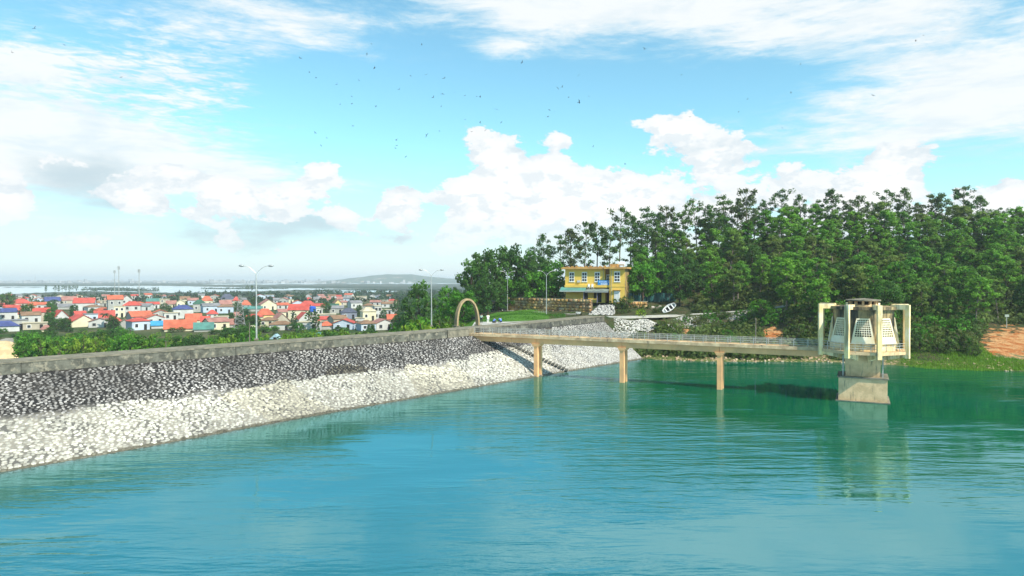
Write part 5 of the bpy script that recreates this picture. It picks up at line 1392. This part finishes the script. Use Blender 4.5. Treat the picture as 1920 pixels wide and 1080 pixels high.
# ------------------------------------------------------------------ yellow house
def yellow_house():
    W, Dp, Z0 = 15.4, 7.5, 8.75; phi = R(-20)
    pr = atd(1171.5, 568, 168); ax = Vector((math.cos(phi), math.sin(phi), 0)); o = pr - ax * W; o.z = Z0
    root = empty('yellow_house', o, 'two storey yellow house with white windows, teal awning and blue banner on the terrace', 'house', rz=phi)
    B = lambda x0, x1, y0, y1, z0, z1, name, m, par=root: (lambda mb: (mb.box(((x0 + x1) / 2, (y0 + y1) / 2, (z0 + z1) / 2), (x1 - x0, y1 - y0, z1 - z0)), mb.build(name, m, par))[1])(MB())
    B(0, 10.2, 1.5, Dp, 0, 4.2, 'lower_wall', YEL); B(10.2, 11.6, 3.4, Dp - .01, 0, 4.2, 'passage_wall', mat('brown_passage', (.12, .06, .045), None))
    B(11.6, W - .02, 0, Dp + .01, 0, 8.45, 'stair_wall', YEL); B(W - .018, W + .04, .02, Dp, -.3, 8.44, 'side_wall', YELD)
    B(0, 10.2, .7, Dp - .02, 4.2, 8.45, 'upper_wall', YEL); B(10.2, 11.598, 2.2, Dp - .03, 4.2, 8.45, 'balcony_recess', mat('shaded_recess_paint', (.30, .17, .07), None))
    B(-.05, 11.6, .35, .72, 3.85, 4.45, 'floor_band', YEL); B(11.58, W + .1, -.06, .0, 4.0, 4.35, 'floor_band', YEL)
    B(10.2, 11.6, .5, .6, 4.45, 5.4, 'balcony_wall', YEL)
    B(-.9, 11.7, -.1, Dp + .6, 8.45, 8.85, 'roof_slab', CORN); B(11.701, W + .7, -.75, Dp + .6, 8.47, 8.9, 'roof_slab', CORN)
    B(-.6, 11.4, .25, .5, 8.851, 9.0, 'roof_edge', CORN); B(11.3, 13.2, 2, 4, 8.9, 9.75, 'roof_hatch', CORN)
    for k in range(9): B(.3 + k * 1.2, .9 + k * 1.2, .8, 1.1, 9.0, 9.0 + .12 + .1 * (k % 3), 'roof_tile', CORN)
    # windows 2 x 3 panes under a transom
    def win(cx, y, z0, w, h, par=root):
        f = B(cx - w / 2, cx + w / 2, y - .06, y + .02, z0, z0 + h, 'window', WHITE, par)
        for i in range(2):
            for j in range(3):
                x0 = cx - w / 2 + .13 + i * (w - .13) / 2; pw = (w - .39) / 2
                zz = z0 + .14 + j * (h * .29); ph = h * .22 if j < 2 else h * .26
                B(x0, x0 + pw, y - .075, y - .05, zz, zz + ph, 'pane', GLASSD, f)
        B(cx - w / 2 - .1, cx + w / 2 + .1, y - .14, y, z0 - .12, z0, 'sill', WHITE, f)
    for cx in (1.75, 5.05, 8.35): win(cx, .7, 5.3, 1.35, 2.45)
    win(13.5, 0, 5.3, 1.45, 2.55); win(10.8, 2.2, 4.9, .95, 2.2)
    d = B(12.75, 14.2, -.08, .02, .25, 3.0, 'door', WHITE)
    for i in range(2):
        for j in range(2): B(12.88 + i * .7, 13.4 + i * .7, -.1, -.075, .5 + j * 1.25, 1.55 + j * 1.2, 'door_panel', mat('door_panel_white', (.68, .68, .66), None), d)
    B(12.5, 14.5, -.5, 0, 3.15, 3.28, 'door_canopy', CORN)
    for x0 in (4.6, 8.1): B(x0, x0 + 1.15, 1.44, 1.52, .15, 2.8, 'doorway', DARK)
    B(7.3, 7.9, 1.44, 1.52, 1.1, 2.6, 'doorway', DARK)
    for x in (5.2, 8.6): B(x, x + .12, -.9, -.78, 0, 3.1, 'awning_post', mat('violet_post', (.22, .2, .32), None))
    mb = MB(); mb.hexa([(-1.0, -1.1, 3.02), (5.6, -1.1, 3.02), (5.6, .72, 3.86), (-1.0, .72, 3.86), (-1.0, -1.1, 3.10), (5.6, -1.1, 3.10), (5.6, .72, 3.94), (-1.0, .72, 3.94)]); mb.build('awning', TEAL, root)
    mb = MB(); mb.hexa([(5.61, -1.2, 2.92), (11.55, -1.2, 2.92), (11.55, .35, 3.4), (5.61, .35, 3.4), (5.61, -1.2, 3.0), (11.55, -1.2, 3.0), (11.55, .35, 3.5), (5.61, .35, 3.5)])
    mb.build('awning', mat('grey_green_sheet', (.20, .25, .22), (.13, .16, .15), .8, .6), root)
    B(-1.0, 5.6, -1.16, -1.105, 2.75, 3.08, 'fascia', mat('pale_fascia', (.36, .42, .40), None)); B(5.6, 11.55, -1.26, -1.205, 2.62, 2.98, 'fascia', mat('grey_fascia', (.25, .27, .26), None))
    # banner with two rows of unreadable pale strokes
    bn = B(8.55, 11.55, .38, .44, 4.2, 5.62, 'banner', BLUEB); r = random.Random(2)
    x = 8.9
    while x < 11.2:
        w = r.uniform(.07, .18); B(x, x + w, .355, .378, 5.12, 5.12 + r.uniform(.16, .24), 'stroke', WHITE, bn); x += w + .07
    x = 9.3
    while x < 10.9:
        w = r.uniform(.09, .2); B(x, x + w, .355, .378, 4.55, 4.55 + r.uniform(.26, .34), 'stroke', WHITE, bn); x += w + .05
    for x in (9.9, 12.05):
        mb = MB(); mb.tube([(x, .62 if x < 11 else -.07, .2 if x > 11 else 4.5), (x, .62 if x < 11 else -.07, 8.4)], .05, 6); mb.build('drainpipe', mat('grey_pipe', (.35, .34, .31), None), root)
    B(3.2, 4.0, .42, .69, 5.1, 5.65, 'air_conditioner', mat('unit_casing', (.6, .6, .57), (.45, .45, .43), 2, .6))
    # loose things on the first floor ledge
    for i, x in enumerate((6.2, 6.9, 7.6)):
        q = o + ax * x + Vector((math.sin(-phi) * .5, math.cos(phi) * .5, 0)) ; 
    # roof tank
    t0 = root.matrix_world if False else Matrix.Translation(o) @ Matrix.Rotation(phi, 4, 'Z')
    tp = t0 @ Vector((13.9, 3.5, 8.9)); tk = empty('roof_water_tank', tp, 'shiny white horizontal water tank on the yellow house roof', 'water tank', rz=phi)
    m = MB(); m.tube([(-.85, 0, .95), (-.7, 0, .95), (.7, 0, .95), (.85, 0, .95)], [.3, .48, .48, .3], 12); m.build('tank', mat('tank_steel', (.75, .77, .8), None, rough=.3), tk)
    for sx in (-.5, .5): m = MB(); m.box((sx, 0, .25), (.1, .9, .5)); m.build('stand', GALV, tk)
    # white chairs on the ledge
    for i, x in enumerate((6.3, 7.2)):
        cp_ = t0 @ Vector((x, .05, 3.62)); c = empty('plastic_chair', cp_, ['pale plastic chair on the awning ledge, farther from the blue banner', 'pale plastic chair on the awning ledge, next to the blue banner'][i], 'chair', 'chairs on the ledge', rz=phi)
        m = MB(); m.box((0, 0, .45), (.5, .45, .06)); m.build('seat', WHITE, c); m = MB(); m.box((0, .2, .8), (.5, .06, .65)); m.build('backrest', WHITE, c)
        for sx in (-.2, .2):
            for sy in (-.18, .18): m = MB(); m.box((sx, sy, .21), (.06, .06, .42)); m.build('leg', WHITE, c)
    return o, ax, phi
YO, YAX, YPHI = yellow_house()


# ochre retaining walls, stone by stone
def stone_wall(p0, p1, z0, z1, label, n_cols, n_rows, seed, thick=.7):
    r = random.Random(seed); d = p1 - p0; L = Vector((d.x, d.y, 0)).length; rz = math.atan2(d.y, d.x)
    root = empty('retaining_wall', (p0.x, p0.y, z0), label, 'wall', rz=rz); H = z1 - z0
    m = MB(); m.box((L / 2, .3, H / 2 - .2), (L, .55, H)); m.build('mortar_core', mat('tan_mortar', (.26, .18, .10), (.12, .08, .05), 1.5, .95), root)
    cw = L / n_cols; rh = H / n_rows
    for j in range(n_rows):
        x = 0.0
        while x < L - .2:
            w = min(cw * r.uniform(.6, 1.5), L - x); h = rh * r.uniform(.8, .97)
            tn = r.uniform(.65, 1.0); base = r.choice([(.74, .46, .17), (.64, .36, .15), (.76, .55, .30), (.50, .30, .16), (.60, .44, .28)]); g = .02
            y0 = r.uniform(-.1, 0); x0, x1 = x + g, x + w - g; za, zb = j * rh + .02, j * rh + min(h + .03, rh - .02)
            jt = lambda: r.uniform(-.07, .07)
            front = [(x0 + jt(), y0 - .06, za + jt()), (x1 + jt(), y0 - .06, za + jt()), (x1 + jt(), y0 - .06, zb + jt()), (x0 + jt(), y0 - .06, zb + jt())]
            V = np.array(front + [(a, .1, c) for a, b, c in front] + [((x0 + x1) / 2, y0 - .2, (za + zb) / 2)])
            F = np.array([(0, 1, 8), (1, 2, 8), (2, 3, 8), (3, 0, 8), (0, 4, 5), (0, 5, 1), (1, 5, 6), (1, 6, 2), (2, 6, 7), (2, 7, 3), (3, 7, 4), (3, 4, 0)])
            me = npmesh('stone', V, F, OCHST, cols=np.array([[q * tn for q in base]] * 9)); fixn(me); obj('stone', me, root); x += w
    m = MB(); m.box((L / 2, .28, H - .08 + .1), (L, .75, .16)); m.build('coping', mat('wall_coping', (.38, .33, .22), (.24, .2, .14), 1, .9), root)
a = atd(952, 582, 183); b = atd(1108, 590, 163)
stone_wall(a, b, 6.3, 9.75, 'long ochre stone retaining wall holding the house terrace beside the road', 26, 5, 4)
a = atd(1172, 586, 166.5); b = atd(1214, 586, 165)
stone_wall(a, b, 6.6, 9.2, 'short ochre retaining wall between the dark bushes and the stone heap', 8, 3, 8)
# teal fence
def teal_fence():
    a = atd(1174, 565, 172); b = atd(1268, 565, 176); d = b - a; L = Vector((d.x, d.y, 0)).length; root = empty('fence', (a.x, a.y, 8.9), 'dark teal sheet fence under the trees right of the yellow house', 'fence', rz=math.atan2(d.y, d.x))
    k = 7
    for i in range(k):
        m = MB(); m.box((L * (i + .5) / k, 0, 1.15), (L / k - .1, .05, 2.2)); m.build('sheet', TEALF, root)
        m = MB(); m.box((L * i / k, .08, 1.2), (.1, .1, 2.4)); m.build('post', GALV, root)
teal_fence()


# boat leaning on the bank
def boat():
    c = at(1257, 586, 6.9); root = empty('rowing_boat', c + Vector((0, 1.2, .9)), 'small white boat propped on its side by the road with dark clutter inside', 'boat')
    root.rotation_euler = (R(58), R(-32), R(0))
    n_ = 12; vs = []; 
    for i in range(n_ + 1):
        t = i / n_; w = .78 * math.sin(math.pi * (.08 + .84 * t)) ** .7; x = -1.7 + 3.4 * t
        vs += [(x, -w, .35), (x, -w * .75, -.1), (x, 0, -.3), (x, w * .75, -.1), (x, w, .35)]
    fs = [(i * 5 + k, i * 5 + k + 1, (i + 1) * 5 + k + 1, (i + 1) * 5 + k) for i in range(n_) for k in range(4)] + [(0, 1, 2, 3, 4), tuple(n_ * 5 + k for k in (4, 3, 2, 1, 0))]
    m = MB(); m.add(vs, fs); h = m.build('hull', WHITE, root); s = h.modifiers.new('s', 'SOLIDIFY'); s.thickness = .06
    for x in (-.9, 0, .9): m = MB(); m.box((x, 0, .2), (.25, 1.3, .05)); m.build('thwart', WHITE, root)
    m = MB()
    for sy in (-1, 1): m.tube([(vs[i * 5 + (0 if sy < 0 else 4)]) for i in range(n_ + 1)], .06, 5)
    m.build('gunwale', WHITE, root)
    m = MB(); m.box((.1, .05, -.02), (2.4, .9, .06)); m.build('floor_mat', DARK, root)
boat()
# stone heap next to it
r = random.Random(77); m = MB()
for i in range(110):
    px = r.uniform(1217, 1243); t = r.random(); p = atd(px, 587 - 12 * t, 164 + 2 * t); s = r.uniform(.15, .3)
    a = [p + Vector((r.uniform(.6, 1.2) * s * sx, r.uniform(.6, 1.2) * s * sy, r.uniform(.6, 1.2) * s * sz)) for sz in (-1, 1) for sx, sy in ((-1, -1), (1, -1), (1, 1), (-1, 1))]; m.hexa(a)
tag(m.build('stone_heap', mat('heap_stone', (.55, .50, .44), (.3, .24, .2), .9, .95)), kind='stuff')
# black and white bin bag by the wall foot
p = at(1085, 592, 6.6); r0 = empty('barrow', p + Vector((0, 1.0, 0)), 'small dark wheelbarrow with white tray at the foot of the ochre wall', 'wheelbarrow')
m = MB(); m.hexa([(-.3, -.3, .35), (.4, -.3, .35), (.4, .3, .35), (-.3, .3, .35), (-.6, -.45, .75), (.6, -.45, .75), (.6, .45, .75), (-.6, .45, .75)]); m.build('tray', WHITE, r0)
m = MB(); m.tube([(.55, -.05, .25), (.55, .05, .25)], .25, 12); m.build('wheel', DARK, r0)
for s in (-.3, .3):
    m = MB(); m.tube([(.55, s * .3, .25), (-.3, s, .4), (-1.1, s, .6)], .035, 5); m.build('handle', DARK, r0)
    m = MB(); m.tube([(-.3, s, .4), (-.35, s, 0)], .035, 5); m.build('leg', DARK, r0)


# parked dark car near the trees
def car():
    p = at(932, 584, 6.2); root = empty('parked_car', p, 'dark parked car half hidden in shade behind the leftmost road lamp', 'car', rz=R(8))
    body = mat('dark_car_paint', (.02, .02, .025), None, rough=.25); L = 2.1
    sec = [(-L, .45, .75), (-L + .15, .35, .9), (-1.2, .35, .98), (-.7, .35, 1.42), (.75, .35, 1.45), (1.25, .35, 1.0), (L - .1, .35, .85), (L, .45, .7)]
    m = MB(); vs = []
    for x, zl, zh in sec:
        wt = .85 if zh < 1.1 else .66
        vs += [(x, -.86, zl), (x, -.88, .85 if zh > .85 else zh), (x, -wt, zh), (x, wt, zh), (x, .88, .85 if zh > .85 else zh), (x, .86, zl)]
    fs = [(i * 6 + k, i * 6 + (k + 1) % 6, (i + 1) * 6 + (k + 1) % 6, (i + 1) * 6 + k) for i in range(7) for k in range(6)] + [tuple(range(6)), tuple(42 + k for k in range(6))]
    m.add(vs, fs); m.build('body', body, root)
    m = MB(); m.hexa([(-.95, -.86, .95), (1.05, -.86, .95), (1.05, .86, .95), (-.95, .86, .95), (-.65, -.73, 1.34), (.68, -.73, 1.34), (.68, .73, 1.34), (-.65, .73, 1.34)]); m.build('side_glass', GLASSD, root)
    for x in (-1.3, 1.3):
        for s in (-1, 1):
            m = MB(); m.tube([(x, s * .7, .33), (x, s * .9, .33)], .33, 14); w = m.build('wheel', DARK, root); m = MB(); m.tube([(x, s * .89, .33), (x, s * .915, .33)], .18, 10); m.build('rim', GALV, w)
    for s in (-.6, .6): m = MB(); m.box((-L - .01, s, .68), (.05, .32, .14)); m.build('headlight', WHITE, root)
car()

# small signboard on the right bank
x, y = G(1888, 138); z = ground(x, y); zt = CAMZ + (524 - 592) * 138 / 1280
r0 = empty('notice_board', (x, y, z), 'small pale board on a post among the shrubs at the far right bank', 'sign'); m = MB(); m.box((0, 0, (zt - z) / 2), (.1, .1, max(.5, zt - z))); m.build('post', POLE, r0); m = MB(); m.box((0, -.08, zt - z), (.85, .05, .5)); m.build('board', mat('pale_board', (.30, .36, .30), None), r0)


# ------------------------------------------------------------------ people
SKIN = mat('skin', (.35, .2, .13), None, rough=.6)
def skin_mesh(name, verts, edges, radii, m, parent, root_i=0):
    me = bpy.data.meshes.new(name); me.from_pydata(verts, edges, []); me.materials.append(m); o = obj(name, me, parent)
    md = o.modifiers.new('skin', 'SKIN'); sub = o.modifiers.new('sub', 'SUBSURF'); sub.levels = 1; sub.render_levels = 1
    for i, rr in enumerate(radii): me.skin_vertices[0].data[i].radius = (rr, rr)
    me.skin_vertices[0].data[root_i].use_root = True
    return o


def person(loc, rz, pose, shirt, trousers, label):
    root = empty('person', loc, label, 'person', None, rz)
    if pose == 'stand':
        J = dict(pelvis=(0, 0, .92), chest=(0, .0, 1.28), neck=(0, 0, 1.45), head=(0, -.02, 1.60), top=(0, 0, 1.70), hl=(-.1, 0, .9), hr=(.1, 0, .9), kl=(-.12, -.02, .5), kr=(.12, -.03, .5), fl=(-.13, 0, .06), fr=(.13, 0, .06), tl=(-.14, -.16, .03), tr=(.14, -.16, .03),
                 sl=(-.19, 0, 1.38), sr=(.19, 0, 1.38), el=(-.27, .02, 1.12), er=(.27, .02, 1.12), wl=(-.26, -.1, .88), wr=(.24, -.12, .9), gl=(-.26, -.13, .8), gr=(.23, -.16, .82))
    else:
        J = dict(pelvis=(0, .1, .30), chest=(0, -.05, .66), neck=(0, -.14, .84), head=(0, -.2, .97), top=(0, -.2, 1.07), hl=(-.12, .08, .28), hr=(.12, .08, .28), kl=(-.18, -.35, .5), kr=(.18, -.35, .5), fl=(-.16, -.22, .06), fr=(.16, -.22, .06), tl=(-.17, -.4, .03), tr=(.17, -.4, .03),
                 sl=(-.19, -.1, .76), sr=(.19, -.1, .76), el=(-.27, -.3, .56), er=(.27, -.3, .56), wl=(-.14, -.5, .52), wr=(.14, -.5, .52), gl=(-.06, -.55, .5), gr=(.06, -.55, .5))
    rad = dict(pelvis=.13, chest=.14, neck=.055, head=.10, top=.06, hl=.09, hr=.09, kl=.06, kr=.06, fl=.04, fr=.04, tl=.035, tr=.035, sl=.06, sr=.06, el=.042, er=.042, wl=.03, wr=.03, gl=.035, gr=.035)
    ks = list(J); E = [('pelvis', 'chest'), ('chest', 'neck'), ('neck', 'head'), ('head', 'top'), ('pelvis', 'hl'), ('pelvis', 'hr'), ('hl', 'kl'), ('hr', 'kr'), ('kl', 'fl'), ('kr', 'fr'), ('fl', 'tl'), ('fr', 'tr'), ('chest', 'sl'), ('chest', 'sr'), ('sl', 'el'), ('sr', 'er'), ('el', 'wl'), ('er', 'wr'), ('wl', 'gl'), ('wr', 'gr')]
    skin_mesh('body', [J[k] for k in ks], [(ks.index(a), ks.index(b)) for a, b in E], [rad[k] for k in ks], SKIN, root)
    for nm, sub_, m, f in (('shirt', ['pelvis', 'chest', 'sl', 'sr', 'el', 'er'], shirt, 1.22), ('trousers', ['pelvis', 'hl', 'hr', 'kl', 'kr', 'fl', 'fr'], trousers, 1.25)):
        e2 = [(sub_.index(a), sub_.index(b)) for a, b in E if a in sub_ and b in sub_]
        skin_mesh(nm, [J[k] for k in sub_], e2, [rad[k] * f for k in sub_], m, root)
    hd = Vector(J['head']); m = MB(); m.tube([hd + Vector((0, .02, .0)), hd + Vector((0, .03, .08)), hd + Vector((0, .02, .14))], [.112, .115, .05], 10); m.build('hair', DARK, root, True)
CL = {k: mat('cloth_' + k, v, None, rough=.9) for k, v in {'pale_green': (.35, .5, .42), 'black': (.02, .02, .025), 'white': (.75, .75, .72), 'blue': (.10, .25, .7), 'navy': (.02, .03, .08)}.items()}
def on(px, py): p = at(px, py, 6.55); return Vector((p.x, p.y, 6.55))
def onw(px, py):
    p = at(px, py, ZT); return Vector((p.x, p.y, ZT - .04))
person(onw(902.5, 606), R(160), 'stand', CL['pale_green'], CL['black'], 'person in pale green top and black trousers standing right of the arch')
person(onw(915, 606), R(200), 'stand', CL['white'], CL['white'], 'person dressed all in white standing on the crest path')
person(onw(926, 606), R(120), 'crouch', CL['blue'], CL['black'], 'person in blue shirt crouching beside the one in white')
person(onw(938.5, 605), R(220), 'crouch', CL['blue'], CL['navy'], 'person in blue shirt crouching farthest from the arch')
# crest apron they stand on
m = MB(); q = [at(885, 611, ZT), at(960, 607, ZT), at(1010, 600, ZT), at(960, 602.5, ZT), at(890, 603, ZT)]
vs = [Vector((p.x, p.y, ZT - .045)) for p in q] + [Vector((p.x, p.y, ZT - 1.2)) for p in q]
m.add(vs, [(0, 1, 2, 3, 4), (9, 8, 7, 6, 5)] + [(i, (i + 1) % 5, 5 + (i + 1) % 5, 5 + i) for i in range(5)]); tag(m.build('crest_apron', ROADM), kind='structure')

# ------------------------------------------------------------------ shoreline grass and rocks
def grass():
    r = np.random.default_rng(4); n_ = 26000; px = r.uniform(1690, 1960, n_); py = 662 + (r.random(n_) ** .8) * 34
    lim = np.interp(px, [1690, 1720, 1800, 1840, 1865, 1960], [674, 669, 670, 676, 686, 691]); ok = (py > lim) & (py < np.interp(px, [1690, 1740, 1960], [685, 692, 700])); px, py = px[ok], py[ok]
    d = CAMZ * 1280 / (py - 524); x = (px - 960) / 1280 * d; z = np.maximum(hz_np(x, d), -0.05); 
    # keep on the true ground along the ray
    k = len(x); h = r.uniform(.15, .5, k); a = r.uniform(0, 6.28, k); w = .07
    p = np.stack([x, d, z], 1); s = np.stack([np.cos(a) * w, np.sin(a) * w, np.zeros(k)], 1); t = p + np.stack([r.normal(0, .12, k), r.normal(0, .12, k), h], 1)
    V = np.stack([p - s, p + s, t], 1).reshape(-1, 3); tone = np.repeat(.7 + .6 * r.random(k), 3)[:, None] * np.ones(3)
    me = npmesh('shore_grass', V, np.arange(k * 3).reshape(-1, 3), leaf_mat('grass_blades', (.16, .31, .025), (.16, .31, .025)), cols=tone); tag(obj('shore_grass', me), kind='stuff')
    # lawn and verge
    n_ = 14000; px = r.uniform(872, 1060, n_); dd = r.uniform(126, 176, n_); x = (px - 960) / 1280 * dd; z = hz_np(x, dd)
    k = n_; h = r.uniform(.1, .3, k); a = r.uniform(0, 6.28, k); p = np.stack([x, dd, z - .05], 1); s = np.stack([np.cos(a) * .08, np.sin(a) * .08, np.zeros(k)], 1); t = p + np.stack([r.normal(0, .08, k), r.normal(0, .08, k), h], 1)
    V = np.stack([p - s, p + s, t], 1).reshape(-1, 3); tone = np.repeat(.7 + .6 * r.random(k), 3)[:, None] * np.ones(3)
    tag(obj('lawn_grass', npmesh('lawn_grass', V, np.arange(k * 3).reshape(-1, 3), leaf_mat('lawn_blades', (.07, .19, .02), (.07, .19, .02)), cols=tone)), kind='stuff')
grass()
m = MB(); r = random.Random(12)
for i in range(420):
    px = r.uniform(1208, 1900); yy = float(np.interp(px, [s[0] for s in SHORE], [s[1] for s in SHORE])); p = at(px, yy - r.uniform(-1, 6) , 0); x, y = p.x, p.y; z = hz(x, y); s = r.uniform(.06, .2)
    if 1650 < px < 1850 and r.random() < .8: continue
    c = Vector((x, y, z + s * .3)); m.hexa([c + Vector((r.uniform(.6, 1.2) * s * sx, r.uniform(.6, 1.2) * s * sy, r.uniform(.5, 1) * s * sz)) for sz in (-1, 1) for sx, sy in ((-1, -1), (1, -1), (1, 1), (-1, 1))])
tag(m.build('shore_rocks', mat('shore_rock', (.55, .42, .28), (.35, .22, .13), .7, .95)), kind='stuff')

# ------------------------------------------------------------------ birds
def birds():
    L = [(65, 53), (120, 84), (22, 98), (72, 151), (227, 145), (563, 109), (580, 136), (593, 146), (632, 158), (660, 181), (696, 82), (791, 84), (688, 101), (702, 128), (673, 151), (770, 142), (799, 140), (834, 146), (749, 167), (829, 176), (812, 183), (894, 181), (853, 173),
         (900, 182), (872, 179), (660, 194), (638, 196), (705, 199), (827, 200), (932, 205), (662, 236), (591, 249), (602, 273), (613, 259), (743, 263), (741, 278), (744, 273), (761, 294), (800, 253), (824, 246), (872, 224), (884, 247), (900, 230), (940, 229), (910, 244), (556, 305), (979, 117), (1085, 141),
         (1046, 165), (1054, 163), (1066, 182), (1104, 181), (1086, 192), (1030, 206), (1040, 209), (1027, 219), (1136, 208), (1049, 247), (1278, 140), (1209, 92), (1501, 121), (1483, 173), (1402, 186), (1385, 210), (1717, 77), (1731, 66), (1637, 179), (1294, 219), (1112, 275), (1172, 308), (1467, 240)]
    r = random.Random(4)
    def mk(fl):
        m = MB(); m.tube([(0, -.28, 0), (0, -.2, 0), (0, 0, .01), (0, .2, 0), (0, .34, 0)], [.02, .055, .075, .05, .015], 6); b = m.mesh('body', BLACKB)
        ws = []
        for s in (-1, 1):
            m = MB(); m.add([(s * .04, -.1, .02), (s * .04, .12, .02), (s * .38, .08, .02 + fl * .2), (s * .38, -.14, .02 + fl * .2), (s * .75, .16, .02 + fl * .32)], [(0, 1, 2, 3), (3, 2, 4)] if s > 0 else [(3, 2, 1, 0), (4, 2, 3)]); ws.append(m.mesh('wing', BLACKB))
        m = MB(); m.add([(-.02, .3, 0), (.02, .3, 0), (.09, .5, 0), (-.09, .5, 0)], [(0, 1, 2, 3)]); return b, ws, m.mesh('tail', BLACKB)
    P = [mk(1.2), mk(.4), mk(-.5)]
    for px, py in L:
        p = atd(px, py, r.uniform(75, 150)); pr = r.choice(P); o = empty('bird', p, 'small dark bird gliding in the open sky', 'bird', 'birds circling over the reservoir', r.uniform(0, 6.28)); o.rotation_euler = (r.uniform(-.5, .5), r.uniform(-.9, .9), r.uniform(0, 6.28)); o.scale = (.47,) * 3
        obj('body', pr[0], o); obj('wing', pr[1][0], o); obj('wing', pr[1][1], o); obj('tail', pr[2], o)
birds()

# ------------------------------------------------------------------ haze
def haze():
    m = bpy.data.materials.new('haze_air'); m.use_nodes = True; nt = m.node_tree; nt.nodes.clear(); o = nt.nodes.new('ShaderNodeOutputMaterial'); v = nt.nodes.new('ShaderNodeVolumePrincipled')
    v.inputs['Color'].default_value = (.88, .95, 1.0, 1); v.inputs['Density'].default_value = 0.00019; v.inputs['Anisotropy'].default_value = 0.0; nt.links.new(v.outputs[0], o.inputs['Volume'])
    mb = MB(); mb.hexa([(-46000, -500, -8), (46000, -500, -8), (46000, 24500, -8), (-46000, 24500, -8), (-46000, -500, 60), (46000, -500, 60), (46000, 24500, 60), (-46000, 24500, 60)])
    tag(mb.build('haze', m), kind='stuff')
HAZE = True
if HAZE: haze()
print('objects', len(bpy.data.objects))
